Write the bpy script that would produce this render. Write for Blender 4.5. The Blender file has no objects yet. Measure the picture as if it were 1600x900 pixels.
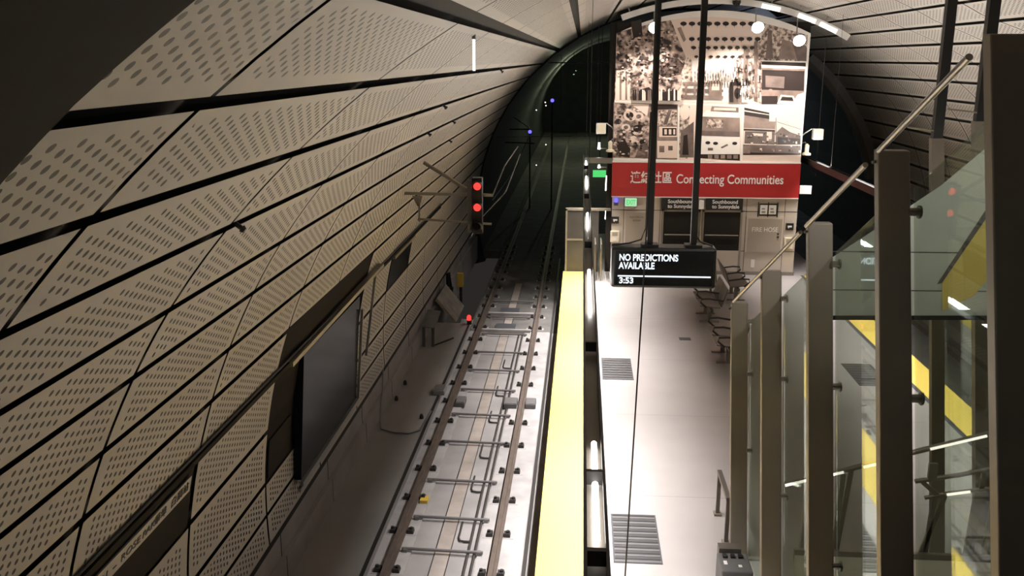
import bpy, bmesh, math, random
from mathutils import Vector, Matrix
random.seed(7)
sc = bpy.context.scene
COL = sc.collection

# ------------------------------------------------------------------ camera
F, CX, CY, VX, VY = 1450.0, 800.0, 450.0, 911.0, 92.0
TH = math.atan((CY - VY) / F)
PS = math.atan((VX - CX) / F * math.cos(TH))
CAM_R = Vector((math.cos(PS), math.sin(PS), 0))
CAM_F = Vector((-math.sin(PS) * math.cos(TH), math.cos(PS) * math.cos(TH), -math.sin(TH)))
CAM_U = CAM_R.cross(CAM_F)
CAM_O = Vector((0, 0, 6.2))
cam = bpy.data.objects.new('camera', bpy.data.cameras.new('camera'))
COL.objects.link(cam)
m3 = Matrix((CAM_R, CAM_U, -CAM_F)).transposed()
cam.matrix_world = Matrix.Translation(CAM_O) @ m3.to_4x4()
cam.data.sensor_width = 36.0
cam.data.lens = 36.0 * F / 1600.0
cam.data.clip_start = 0.05
cam.data.clip_end = 300
sc.camera = cam

# ------------------------------------------------------------------ world, exposure
w = bpy.data.worlds.new('world'); sc.world = w; w.use_nodes = True
w.node_tree.nodes['Background'].inputs[0].default_value = (1.0, 0.9, 0.8, 1)
w.node_tree.nodes['Background'].inputs[1].default_value = 0.02
sc.view_settings.view_transform = 'Standard'
sc.view_settings.look = 'None'
sc.view_settings.exposure = 0.12
sc.view_settings.gamma = 1.0
sc.view_settings.use_curve_mapping = False

# ------------------------------------------------------------------ lights (the station's lamps and a few added ones)
def area(name, loc, rot, sx, sy, power, col=(1, .93, .84)):
    l = bpy.data.lights.new(name, 'AREA'); l.shape = 'RECTANGLE'; l.size = sx; l.size_y = sy
    l.energy = power; l.color = col
    if name == 'fixture_downlight': l.spread = math.radians(84)
    o = bpy.data.objects.new(name, l); COL.objects.link(o); o.location = loc; o.rotation_euler = rot
    return o
DOWN_L, DOWN_R, UP = 235, 95, 38
for k in range(4):
    y = 7.2 + k * 5.8
    area('fixture_downlight', (0.13, y, 3.24), (0, 0, 0), 0.09, 5.2, DOWN_L * (1.25 if k == 0 else 1), (1, .95, .93))
    area('fixture_downlight', (6.55, y, 3.24), (0, 0, 0), 0.09, 5.2, DOWN_R, (1, .95, .93))
    area('fixture_uplight', (0.13, y, 3.47), (math.pi, 0, 0), 0.09, 5.2, UP * (0.8, 1.1, 1.3, 1.0)[k], (1, .945, .88))
    area('fixture_uplight', (6.55, y, 3.47), (math.pi, 0, 0), 0.09, 5.2, UP * (1.6, 2.8, 3.4, 2.8)[k], (1, .945, .88))
def spot(loc, target, power, size=95, col=(1, .9, .8)):
    l = bpy.data.lights.new('mural_and_fill_spot', 'SPOT'); l.energy = power; l.color = col
    l.spot_size = math.radians(size); l.spot_blend = .6; l.shadow_soft_size = .06
    o = bpy.data.objects.new('mural_and_fill_spot', l); COL.objects.link(o); o.location = loc
    o.rotation_euler = (Vector(target) - Vector(loc)).to_track_quat('-Z', 'Y').to_euler()
LAMPS = [(1.90, 26.05, 7.02), (4.62, 26.05, 7.02), (5.73, 26.05, 6.68)]
spot((3.7, 6.0, 7.55), (3.3, 9.1, 4.7), 260, 62, (1, .97, .92))      # added lamp that brightens the panel behind the stair glass
area('added_rear_light', (1.0, -1.4, 7.25), (math.radians(25), 0, 0), 1.2, .3, 18, (1, .95, .88))      # added lamp behind the viewer that brightens the near posts
for p, t in zip(LAMPS, [(2.0, 27.2, 4.6), (3.9, 27.2, 4.4), (5.6, 27.2, 4.2)]):
    spot((p[0], p[1] - .06, p[2] - .14), t, 310)

# ------------------------------------------------------------------ materials
def mat(name, col, rough=.6, metal=0.0, emit=None, estr=0.0, spec=.5, noise=0.0, nscale=3.0, bump=0.0, bscale=40.0, noise2=None):
    m = bpy.data.materials.new(name); m.use_nodes = True
    nt = m.node_tree; b = nt.nodes['Principled BSDF']
    b.inputs['Base Color'].default_value = (*col, 1)
    b.inputs['Roughness'].default_value = rough
    b.inputs['Metallic'].default_value = metal
    b.inputs['Specular IOR Level'].default_value = spec
    if emit:
        b.inputs['Emission Color'].default_value = (*emit, 1); b.inputs['Emission Strength'].default_value = estr
    tc = nt.nodes.new('ShaderNodeTexCoord')
    if noise:
        n = nt.nodes.new('ShaderNodeTexNoise'); n.inputs['Scale'].default_value = nscale; n.inputs['Detail'].default_value = 5
        nt.links.new(tc.outputs['Object'], n.inputs['Vector'])
        r = nt.nodes.new('ShaderNodeValToRGB')
        lo_p = .40 if noise == 1 else .3; r.color_ramp.elements[0].position = lo_p; r.color_ramp.elements[1].position = 1 - lo_p
        a = noise2 or tuple(c * (1 - noise) for c in col)
        r.color_ramp.elements[0].color = (*a, 1); r.color_ramp.elements[1].color = (*col, 1)
        nt.links.new(n.outputs['Fac'], r.inputs['Fac']); nt.links.new(r.outputs['Color'], b.inputs['Base Color'])
    if bump:
        n = nt.nodes.new('ShaderNodeTexNoise'); n.inputs['Scale'].default_value = bscale
        nt.links.new(tc.outputs['Object'], n.inputs['Vector'])
        bp = nt.nodes.new('ShaderNodeBump'); bp.inputs['Strength'].default_value = bump; bp.inputs['Distance'].default_value = .01
        nt.links.new(n.outputs['Fac'], bp.inputs['Height']); nt.links.new(bp.outputs['Normal'], b.inputs['Normal'])
    return m

def glow(name, col, s):
    m = bpy.data.materials.new(name); m.use_nodes = True; nt = m.node_tree; nt.nodes.clear()
    e = nt.nodes.new('ShaderNodeEmission'); e.inputs[0].default_value = (*col, 1); e.inputs[1].default_value = s
    o = nt.nodes.new('ShaderNodeOutputMaterial'); nt.links.new(e.outputs[0], o.inputs[0]); return m

def glass_mat(name, tint, ior=1.5, boost=1.0, rough=0.02):
    m = bpy.data.materials.new(name); m.use_nodes = True; nt = m.node_tree; nt.nodes.clear()
    t = nt.nodes.new('ShaderNodeBsdfTransparent'); t.inputs[0].default_value = (*tint, 1)
    g = nt.nodes.new('ShaderNodeBsdfGlossy'); g.inputs['Roughness'].default_value = rough; g.inputs[0].default_value = (.9, 1, .95, 1)
    lw = nt.nodes.new('ShaderNodeLayerWeight'); lw.inputs[0].default_value = .5
    pw = nt.nodes.new('ShaderNodeMath'); pw.operation = 'POWER'; pw.inputs[1].default_value = 5
    k = nt.nodes.new('ShaderNodeMath'); k.operation = 'MULTIPLY_ADD'; k.use_clamp = True; k.inputs[1].default_value = .96 * boost; k.inputs[2].default_value = .04
    nt.links.new(lw.outputs['Facing'], pw.inputs[0])
    mx = nt.nodes.new('ShaderNodeMixShader'); o = nt.nodes.new('ShaderNodeOutputMaterial')
    nt.links.new(pw.outputs[0], k.inputs[0]); nt.links.new(k.outputs[0], mx.inputs[0])
    nt.links.new(t.outputs[0], mx.inputs[1]); nt.links.new(g.outputs[0], mx.inputs[2]); nt.links.new(mx.outputs[0], o.inputs[0])
    return m

def perforated_mat(name, col, hole):
    """perforated metal cladding: UV 'metres' carries the hole lattice, UV 'cell' keeps a plain margin round each panel"""
    m = bpy.data.materials.new(name); m.use_nodes = True; nt = m.node_tree; b = nt.nodes['Principled BSDF']
    b.inputs['Roughness'].default_value = .5; b.inputs['Specular IOR Level'].default_value = .35
    L = nt.links.new
    def math_(op, a, c=None, d=None):
        n = nt.nodes.new('ShaderNodeMath'); n.operation = op
        for i, v in enumerate((a, c, d)):
            if v is None: continue
            if isinstance(v, (int, float)): n.inputs[i].default_value = v
            else: L(v, n.inputs[i])
        return n.outputs[0]
    um = nt.nodes.new('ShaderNodeUVMap'); um.uv_map = 'metres'
    uc = nt.nodes.new('ShaderNodeUVMap'); uc.uv_map = 'cell'
    s1 = nt.nodes.new('ShaderNodeSeparateXYZ'); L(um.outputs[0], s1.inputs[0])
    s2 = nt.nodes.new('ShaderNodeSeparateXYZ'); L(uc.outputs[0], s2.inputs[0])
    PU, PV, RU, RV = .18, .073, .0205, .0215
    def lattice(off):
        du = math_('SUBTRACT', math_('FRACT', math_('ADD', math_('DIVIDE', s1.outputs[0], PU), off)), .5)
        dv = math_('SUBTRACT', math_('FRACT', math_('ADD', math_('DIVIDE', s1.outputs[1], PV), off)), .5)
        fu = math_('MULTIPLY', du, PU / RU); fv = math_('MULTIPLY', dv, PV / RV)
        hole_ = math_('LESS_THAN', math_('ADD', math_('MULTIPLY', fu, fu), math_('MULTIPLY', fv, fv)), 1.0)
        # a plain margin round each panel: tested at the hole's own centre so that no hole is cut
        cu = math_('SUBTRACT', s2.outputs[0], math_('MULTIPLY', du, PU / 2.36)); cv = math_('SUBTRACT', s2.outputs[1], math_('MULTIPLY', dv, PV / .58))
        ok = math_('MULTIPLY', math_('LESS_THAN', math_('ABSOLUTE', math_('SUBTRACT', cu, .5)), .46), math_('LESS_THAN', math_('ABSOLUTE', math_('SUBTRACT', cv, .5)), .37))
        ok = math_('MULTIPLY', ok, math_('LESS_THAN', math_('ABSOLUTE', math_('SUBTRACT', cu, cv)), .80))
        return math_('MULTIPLY', hole_, ok)
    fac = math_('MAXIMUM', lattice(0.0), lattice(.5))
    n = nt.nodes.new('ShaderNodeTexNoise'); n.inputs['Scale'].default_value = .6
    tc = nt.nodes.new('ShaderNodeTexCoord'); L(tc.outputs['Object'], n.inputs['Vector'])
    mr = nt.nodes.new('ShaderNodeMix'); mr.data_type = 'RGBA'
    mr.inputs['A'].default_value = (*[c * .88 for c in col], 1); mr.inputs['B'].default_value = (*col, 1); L(n.outputs['Fac'], mr.inputs['Factor'])
    mx = nt.nodes.new('ShaderNodeMix'); mx.data_type = 'RGBA'; mx.inputs['B'].default_value = (*hole, 1)
    L(mr.outputs['Result'], mx.inputs['A'])
    L(fac, mx.inputs['Factor']); L(mx.outputs['Result'], b.inputs['Base Color'])
    return m

def tactile_mat(name, col):
    m = mat(name, col, .55); nt = m.node_tree; b = nt.nodes['Principled BSDF']; L = nt.links.new
    tc = nt.nodes.new('ShaderNodeTexCoord'); v = nt.nodes.new('ShaderNodeTexVoronoi'); v.inputs['Scale'].default_value = 16
    v.inputs['Randomness'].default_value = 0.0; L(tc.outputs['Object'], v.inputs['Vector'])
    r = nt.nodes.new('ShaderNodeValToRGB'); r.color_ramp.elements[0].position = .2; r.color_ramp.elements[1].position = .4
    r.color_ramp.elements[0].color = (1, 1, 1, 1); r.color_ramp.elements[1].color = (0, 0, 0, 1)
    L(v.outputs['Distance'], r.inputs[0])
    bp = nt.nodes.new('ShaderNodeBump'); bp.inputs['Strength'].default_value = .5; bp.inputs['Distance'].default_value = .006
    L(r.outputs[0], bp.inputs['Height']); L(bp.outputs[0], b.inputs['Normal'])
    return m

def floor_mat(name, col):
    """terrazzo floor with thin joints across and along the platform"""
    m = mat(name, col, .32, noise=.10, nscale=1.2); nt = m.node_tree; b = nt.nodes['Principled BSDF']; L = nt.links.new
    src = b.inputs['Base Color'].links[0].from_socket
    tc = nt.nodes.new('ShaderNodeTexCoord'); s = nt.nodes.new('ShaderNodeSeparateXYZ'); L(tc.outputs['Object'], s.inputs[0])
    def M(op, a, c):
        n = nt.nodes.new('ShaderNodeMath'); n.operation = op
        L(a, n.inputs[0]); n.inputs[1].default_value = c; return n.outputs[0]
    j = M('LESS_THAN', M('FRACT', M('DIVIDE', M('ADD', s.outputs[1], -12.55), 3.2), 0), .0035)
    mx = nt.nodes.new('ShaderNodeMix'); mx.data_type = 'RGBA'; mx.inputs['B'].default_value = (*[c * .55 for c in col], 1)
    L(src, mx.inputs['A']); L(j, mx.inputs['Factor']); L(mx.outputs['Result'], b.inputs['Base Color'])
    return m

M = {}
M['panel'] = perforated_mat('perforated_panel', (.45, .412, .372), (.014, .010, .008))
M['plain_panel'] = mat('plain_panel', (.48, .43, .37), .5, noise=.1, nscale=1)
M['joint'] = mat('dark_joint', (.014, .011, .009), .8)
M['collar'] = mat('dark_collar', (.024, .0205, .0175), .8, spec=.12, noise=.2)
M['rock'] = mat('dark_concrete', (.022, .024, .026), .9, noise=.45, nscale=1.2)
M['floor'] = floor_mat('terrazzo', (.335, .31, .30))
M['yellow'] = tactile_mat('tactile_yellow', (.80, .585, .115))
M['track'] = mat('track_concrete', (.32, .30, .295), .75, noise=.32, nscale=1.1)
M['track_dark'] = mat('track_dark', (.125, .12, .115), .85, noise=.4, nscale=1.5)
M['brown_strip'] = mat('rusty_strip', (.36, .31, .275), .8, noise=.35, nscale=2.5)
M['plinth'] = mat('pale_plinth', (.38, .362, .355), .7, noise=.3, nscale=2.5)
M['walk'] = mat('walkway_concrete', (.27, .258, .252), .7, noise=.15, nscale=1)
M['lower_wall'] = mat('lower_wall_concrete', (.34, .32, .305), .75, noise=.25, nscale=1.3)
M['rail'] = mat('rail_steel', (.13, .098, .08), .6, .25, noise=.3, nscale=4)
M['clip'] = mat('black_clip', (.02, .017, .015), .6)
M['pipe'] = mat('grey_pipe', (.19, .18, .18), .45, .4)
M['dark_pipe'] = mat('dark_pipe', (.05, .045, .042), .5, .3)
M['black'] = mat('black_paint', (.012, .011, .010), .4)
M['recess'] = mat('recess', (.016, .013, .011), .8, spec=.1)
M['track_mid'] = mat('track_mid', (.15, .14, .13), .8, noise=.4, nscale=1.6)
M['black_gloss'] = mat('black_gloss', (.008, .009, .012), .2, spec=.12)
M['screen'] = mat('screen', (.010, .011, .012), .2)
M['white_glow'] = glow('lit_letters', (.85, .92, 1), 1.3)
M['tube'] = glow('lit_tube', (1, .96, .94), 9.0)
M['rail_light'] = glow('rail_light', (1, .93, .82), 1.6)
M['lamp'] = glow('lamp_face', (1, .93, .85), 30)
M['red_glow'] = glow('red_lens', (1, .05, .04), 1.5)
M['blue_glow'] = glow('blue_lamp', (.10, .08, 1), 2.6)
M['exit_glow'] = glow('exit_green', (.12, .85, .22), .8)
M['exit_face'] = glow('exit_pale', (.62, 1, .62), .7)
M['steel'] = mat('brushed_steel', (.34, .31, .27), .38, .75, noise=.15, nscale=2)
M['post'] = mat('bronze_post', (.27, .235, .185), .42, .3, noise=.15, nscale=1.5)
M['gate_steel'] = mat('gate_steel', (.085, .08, .078), .4, .4, noise=.3, nscale=2)
M['handrail'] = mat('handrail_steel', (.30, .275, .24), .3, .8)
M['wall_tan'] = mat('headhouse_panel', (.52, .455, .39), .5, noise=.1, nscale=1)
M['door_tan'] = mat('service_door', (.33, .285, .24), .45)
M['dark_window'] = mat('dark_lift_glass', (.022, .020, .018), .25, spec=.12)
M['red'] = mat('banner_red', (.40, .022, .025), .4)
M['white'] = mat('white_paint', (.72, .70, .68), .5)
M['cream'] = mat('cream', (.70, .62, .46), .5)
M['letter_white'] = mat('letter_white', (.78, .76, .74), .5)
M['letter_dark'] = mat('letter_dark', (.06, .055, .05), .6)
M['grate'] = mat('floor_grate', (.055, .055, .062), .6)
M['bench'] = mat('bench_metal', (.16, .14, .12), .45, .5)
M['box_grey'] = mat('cabinet_grey', (.10, .098, .095), .55)
M['frame'] = mat('display_frame', (.30, .29, .28), .35, .7)
M['yellow_post'] = mat('yellow_marker', (.55, .37, .05), .6)
M['board'] = mat('grey_board', (.20, .205, .20), .7, noise=.3)
M['sheet'] = mat('pale_sheet', (.33, .31, .28), .7, noise=.4, nscale=4)
M['reflection_pale'] = mat('reflected_floor_pale', (.60, .64, .57), .5, noise=.1)
M['tile_yellow'] = mat('stair_yellow', (.75, .60, .16), .5)
M['landing'] = mat('landing_tile', (.74, .70, .60), .5, noise=.12)
M['glass'] = glass_mat('green_glass', (.85, .88, .84), boost=1.0)
M['glass_far'] = glass_mat('green_glass_far', (.88, .92, .88), boost=.7)
# print inks of the mural
M['ink_pale'] = mat('ink_pale', (.80, .65, .57), .25)
M['ink_white'] = mat('ink_white', (.85, .80, .76), .25)
M['ink_mid'] = mat('ink_mid', (.34, .25, .215), .25, noise=.5, nscale=3)
M['ink_grey'] = mat('ink_grey', (.20, .15, .135), .25, noise=.4, nscale=4)
M['ink_dark'] = mat('ink_dark', (.035, .025, .023), .25)
M['ink_leaf'] = mat('ink_leaf', (.58, .44, .385), .25, noise=1, nscale=6.5, noise2=(.055, .04, .036))
M['ink_tree'] = mat('ink_tree', (.12, .085, .075), .25, noise=1, nscale=12, noise2=(.02, .014, .012))
M['ink_facade'] = mat('ink_facade', (.66, .54, .47), .25, noise=1, nscale=12, noise2=(.13, .09, .075))

# ------------------------------------------------------------------ mesh builder
class MB:
    def __init__(s): s.v = []; s.f = []; s.m = []; s.mats = []
    def mi(s, m):
        if m not in s.mats: s.mats.append(m)
        return s.mats.index(m)
    def poly(s, pts, m):
        i = len(s.v); s.v += [tuple(p) for p in pts]; s.f.append(tuple(range(i, i + len(pts)))); s.m.append(s.mi(m)); return s
    def hexa(s, b, t, m):
        """a block between two loops of equal length"""
        n = len(b); i = len(s.v); s.v += [tuple(p) for p in b] + [tuple(p) for p in t]; k = s.mi(m)
        fs = [tuple(i + j for j in reversed(range(n))), tuple(i + n + j for j in range(n))]
        fs += [(i + j, i + (j + 1) % n, i + n + (j + 1) % n, i + n + j) for j in range(n)]
        s.f += fs; s.m += [k] * len(fs); return s
    def box(s, a, b, m):
        x0, y0, z0 = a; x1, y1, z1 = b
        if x0 > x1: x0, x1 = x1, x0
        if y0 > y1: y0, y1 = y1, y0
        if z0 > z1: z0, z1 = z1, z0
        return s.hexa([(x0, y0, z0), (x1, y0, z0), (x1, y1, z0), (x0, y1, z0)], [(x0, y0, z1), (x1, y0, z1), (x1, y1, z1), (x0, y1, z1)], m)
    def bar(s, p, q, wx, wy, m, up=(0, 0, 1)):
        """square bar from p to q"""
        p = Vector(p); q = Vector(q); d = (q - p).normalized(); u = Vector(up)
        if abs(d.dot(u)) > .98: u = Vector((0, 1, 0))
        a = d.cross(u).normalized() * wx / 2; c = a.cross(d).normalized() * wy / 2
        L = [-a - c, a - c, a + c, -a + c]
        return s.hexa([p + k for k in L], [q + k for k in L], m)
    def tube(s, pts, r, m, n=8):
        pts = [Vector(p) for p in pts]; rings = []; i0 = len(s.v); k = s.mi(m)
        rs = r if isinstance(r, (list, tuple)) else [r] * len(pts)
        for j, p in enumerate(pts):
            d = (pts[min(j + 1, len(pts) - 1)] - pts[max(j - 1, 0)]).normalized()
            u = Vector((0, 0, 1)) if abs(d.z) < .95 else Vector((1, 0, 0))
            a = d.cross(u).normalized(); c = a.cross(d)
            for t in range(n):
                g = 2 * math.pi * t / n; s.v.append(tuple(p + (a * math.cos(g) + c * math.sin(g)) * rs[j]))
        for j in range(len(pts) - 1):
            for t in range(n):
                s.f.append((i0 + j * n + t, i0 + j * n + (t + 1) % n, i0 + (j + 1) * n + (t + 1) % n, i0 + (j + 1) * n + t)); s.m.append(k)
        s.f.append(tuple(i0 + t for t in reversed(range(n)))); s.f.append(tuple(i0 + (len(pts) - 1) * n + t for t in range(n))); s.m += [k, k]
        return s
    def build(s, name, parent=None, bevel=0, smooth=False, loc=None):
        me = bpy.data.meshes.new(name)
        v = s.v
        if loc: v = [(a - loc[0], b - loc[1], c - loc[2]) for a, b, c in v]
        me.from_pydata(v, [], s.f)
        for m in s.mats: me.materials.append(M[m])
        me.polygons.foreach_set('material_index', s.m)
        bm = bmesh.new(); bm.from_mesh(me); bmesh.ops.recalc_face_normals(bm, faces=bm.faces)
        if smooth:
            for fc in bm.faces: fc.smooth = True
            for e in bm.edges:
                if len(e.link_faces) == 2 and e.calc_face_angle(0) > .7: e.smooth = False
        bm.to_mesh(me); bm.free(); me.update()
        o = bpy.data.objects.new(name, me); COL.objects.link(o)
        if loc: o.location = loc
        if parent: o.parent = parent; 
        if parent and loc is None: o.matrix_parent_inverse = Matrix.Translation(-parent.location)
        elif parent: o.location = Vector(loc) - parent.location
        if bevel:
            b = o.modifiers.new('bevel', 'BEVEL'); b.width = bevel; b.segments = 2; b.limit_method = 'ANGLE'
        return o

def tag(o, label, cat, group=None, kind=None):
    if label: o['label'] = label
    if cat: o['category'] = cat
    if group: o['group'] = group
    if kind: o['kind'] = kind
    return o
def structure(o, label=None): 
    o['kind'] = 'structure'
    if label: o['label'] = label
    return o
def root(name, loc, label, cat, group=None):
    o = bpy.data.objects.new(name, None); COL.objects.link(o); o.location = loc; o.empty_display_size = .1
    return tag(o, label, cat, group)
def dup(src, loc, label=None, group=None):
    c = src.copy(); COL.objects.link(c); c.location = loc
    if label: c['label'] = label
    if group: c['group'] = group
    for ch in src.children:
        d = ch.copy(); COL.objects.link(d); d.parent = c; d.matrix_parent_inverse = ch.matrix_parent_inverse.copy()
        for g in ch.children:
            e = g.copy(); COL.objects.link(e); e.parent = d; e.matrix_parent_inverse = g.matrix_parent_inverse.copy()
    return c
def at(px, py, ax, val):
    """the point of the plane x, y or z = val that the photograph shows at this spot"""
    d = CAM_F + CAM_R * ((px - CX) / F) + CAM_U * ((CY - py) / F)
    t = (val - CAM_O[ax]) / d[ax]; return CAM_O + d * t
ORD = ('first second third fourth fifth sixth seventh eighth ninth tenth eleventh twelfth thirteenth fourteenth fifteenth sixteenth '
       'seventeenth eighteenth nineteenth twentieth').split() + ['twenty-' + x for x in 'first second third fourth fifth sixth seventh eighth ninth'.split()] + ['thirtieth']

def text(name, body, size, loc, rot, m, parent=None, align='LEFT', ext=.002, width=None, bold=0):
    c = bpy.data.curves.new(name, 'FONT'); c.body = body; c.size = size; c.extrude = ext; c.align_x = align; c.offset = bold
    t = bpy.data.objects.new(name, c); COL.objects.link(t); bpy.context.view_layer.update()
    me = bpy.data.meshes.new_from_object(t.evaluated_get(bpy.context.evaluated_depsgraph_get())); bpy.data.objects.remove(t)
    me.name = name; me.materials.clear(); me.materials.append(M[m])
    xs = [v.co.x for v in me.vertices]
    if width and xs:
        k = width / (max(xs) - min(xs))
        for v in me.vertices: v.co.x *= k
    o = bpy.data.objects.new(name, me); COL.objects.link(o)
    o.rotation_euler = rot; o.location = loc
    if parent: o.parent = parent; o.matrix_parent_inverse = Matrix.Translation(-parent.location)
    return o
FRONT = (math.pi / 2, 0, 0)      # lettering that faces the camera's side

# ================================================================== the cavern vault
VCX, VCZ, VR = 3.5, 0.5, 7.45
def vp(ang, y, r=VR):
    a = math.radians(ang); return (VCX + r * math.cos(a), y, VCZ + r * math.sin(a))
RING0, STEP, NR = 3.42, 2.4, 14
VEND = RING0 + STEP * 13.15
def ring_y(k, ang):
    """the ring joints run a little askew towards the crown"""
    y = RING0 + STEP * k
    if ang > 90: s = max(0, (150 - ang) / 26.0)
    else: s = max(0, (ang - 30) / 26.0)
    s = min(s, 1.15)
    return min(y + s * s * max(.3, min(2.0, (y - 2.6) * .6)), VEND)
# centre of every joint (degrees) and half width (degrees)
JL = [(183.4, .25), (180.0, .2), (176.6, .24), (171.0, .26), (165.1, .34), (160.5, .28), (156.1, .26), (151.3, .26), (147.0, .26), (141.9, .27), (137.1, .29), (132.1, .32), (126.2, .62), (119.3, .5), (111.2, .36)]
JC = [(111.2, .36), (104.5, .34), (97, .34), (90, .34), (83, .34), (76.5, .34), (68.8, .34)]
JR = [(a, .34) for a in (68.8, 63.8, 58.6, 53.8, 48.7, 43.85, 38.85, 34.0, 28.8, 23.8, 18.9, 14, 9, 3.4, -3.4)]
def vault_part(name, joints, skip):
    verts, faces, mi, uv1, uv2 = [], [], [], [], []
    def quad(pts, k, a, b):
        i = len(verts); verts.extend(pts); faces.append((i, i + 1, i + 2, i + 3)); mi.append(k); uv1.extend(a); uv2.extend(b)
    for (a0, w0), (a1, w1) in zip(joints[:-1], joints[1:]):
        hi, lo = a0 - w0, a1 + w1
        arc = math.radians(hi - lo) * VR
        for k in range(-1, NR):
            if skip(k, hi, lo): continue
            g = .027
            n = 3
            for q in range(n):
                t0, t1 = q / n, (q + 1) / n
                A, B = hi + (lo - hi) * t0, hi + (lo - hi) * t1
                yA0, yA1, yB0, yB1 = [max(v, 2.05) for v in (ring_y(k, A) + g, ring_y(k + 1, A) - g, ring_y(k, B) + g, ring_y(k + 1, B) - g)]
                if k == -1:   # the first cells are cut by the dark portal collar
                    cA, cB = COLLAR(A) + .03, COLLAR(B) + .03
                    yA0, yB0 = max(yA0, cA), max(yB0, cB)
                if yA1 - yA0 < .05 and yB1 - yB0 < .05: continue
                yA1 = max(yA1, yA0); yB1 = max(yB1, yB0)
                m = 2
                for r in range(m):
                    s0, s1 = r / m, (r + 1) / m
                    P = [(A, yA0 + (yA1 - yA0) * s0, t0, s0), (A, yA0 + (yA1 - yA0) * s1, t0, s1), (B, yB0 + (yB1 - yB0) * s1, t1, s1), (B, yB0 + (yB1 - yB0) * s0, t1, s0)]
                    quad([vp(p[0], p[1]) for p in P], 0, [(p[1], arc * p[2] + .03) for p in P], [(p[3], p[2]) for p in P])
    # dark shell behind the panels
    hi, lo = joints[0][0] + 1, joints[-1][0] - 1
    n = 24
    for q in range(n):
        A, B = hi + (lo - hi) * q / n, hi + (lo - hi) * (q + 1) / n
        pts = [vp(A, -3, VR + .06), vp(A, VEND, VR + .06), vp(B, VEND, VR + .06), vp(B, -3, VR + .06)]
        quad(pts, 1, [(0, 0)] * 4, [(0, 0)] * 4)
    me = bpy.data.meshes.new(name); me.from_pydata(verts, [], faces)
    me.materials.append(M['panel']); me.materials.append(M['joint'])
    me.polygons.foreach_set('material_index', mi)
    for nm, data in (('metres', uv1), ('cell', uv2)):
        l = me.uv_layers.new(name=nm)
        for i, c in enumerate(data): l.data[i].uv = c
    o = bpy.data.objects.new(name, me); COL.objects.link(o); structure(o); return o
def COLLAR(ang):
    return 2.46 + max(0, 131 - ang) * .02
def skip_l(k, hi, lo):
    c = (hi + lo) / 2
    if 165.1 < c < 171.0 and k in (0, 1): return True                    # station-name band
    if c < 160.5 and c > 156 : return False
    if 160.4 < c < 177 and k in (3, 4): return not (160.5 > c)          # recess of the advertising display
    if 165.1 < c < 171.0 and k == 6: return True
    return False
structure(vault_part('wall_left', JL, skip_l), 'perforated metal cladding curving up on the track side')
structure(vault_part('ceiling', JC, lambda k, a, b: False))
structure(vault_part('wall_right', JR, lambda k, a, b: False))

# dark portal collar nearest the viewer
b = MB(); n = 160
for q in range(n):
    A, B = 184 - q * 188 / n, 184 - (q + 1) * 188 / n
    for (r0, r1) in ((7.405, 7.445),):
        ya, yb = COLLAR(A), COLLAR(B)
        b.hexa([vp(A, -3, r0), vp(A, ya, r0), vp(B, yb, r0), vp(B, -3, r0)], [vp(A, -3, r1), vp(A, ya, r1), vp(B, yb, r1), vp(B, -3, r1)], 'collar')
structure(b.build('trim_1'), 'dark portal collar at the top left corner')

# ------------------------------------------------------------------ ground
b = MB(); b.box((-.45, -3, -.30), (7.15, 33.5, 0), 'floor')
structure(b.build('floor'), 'pale terrazzo platform floor')
b = MB(); b.box((-.40, -3, -1.10), (-.30, 34, -.30), 'track_dark'); b.box((7.0, -3, -1.10), (7.1, 34, -.30), 'track_dark')
b.box((-.45, -3, -.30), (-.453, 33.5, -.04), 'joint'); b.box((7.15, -3, -.30), (7.153, 33.5, -.04), 'joint')
structure(b.build('trim_2'))
b = MB(); b.box((-.48, 2, .0), (.16, 27.2, .012), 'yellow')
structure(b.build('trim_3'), 'yellow tactile strip along the left platform edge')
b = MB(); b.box((6.58, 2, .0), (7.18, 27.2, .012), 'yellow'); b.box((6.50, 2, .0), (6.58, 27.2, .006), 'grate')
structure(b.build('trim_4'), 'yellow tactile strip along the right platform edge')
# track beds
b = MB(); b.box((-3.02, -3, -1.30), (-.40, 24.3, -1.07), 'track'); b.box((-3.02, 24.3, -1.30), (-.40, 33, -1.07), 'track_mid'); b.box((-3.02, 33, -1.30), (-.40, 95, -1.07), 'track_dark')  # far stretch in darker concrete paints in the tunnel's lack of light
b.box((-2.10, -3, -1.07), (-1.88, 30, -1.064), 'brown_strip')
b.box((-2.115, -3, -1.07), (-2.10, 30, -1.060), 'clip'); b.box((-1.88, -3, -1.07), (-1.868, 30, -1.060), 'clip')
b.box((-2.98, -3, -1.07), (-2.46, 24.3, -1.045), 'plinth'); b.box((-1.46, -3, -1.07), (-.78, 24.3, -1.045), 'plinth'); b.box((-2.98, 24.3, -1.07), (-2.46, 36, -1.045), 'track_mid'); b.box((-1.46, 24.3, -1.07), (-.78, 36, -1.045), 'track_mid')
b.box((-.76, -3, -1.07), (-.70, 34, -1.05), 'clip')
structure(b.build('floor_track'), 'concrete bed of the left track')
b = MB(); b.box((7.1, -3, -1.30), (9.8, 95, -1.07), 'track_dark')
structure(b.build('floor_track_right'))
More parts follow.
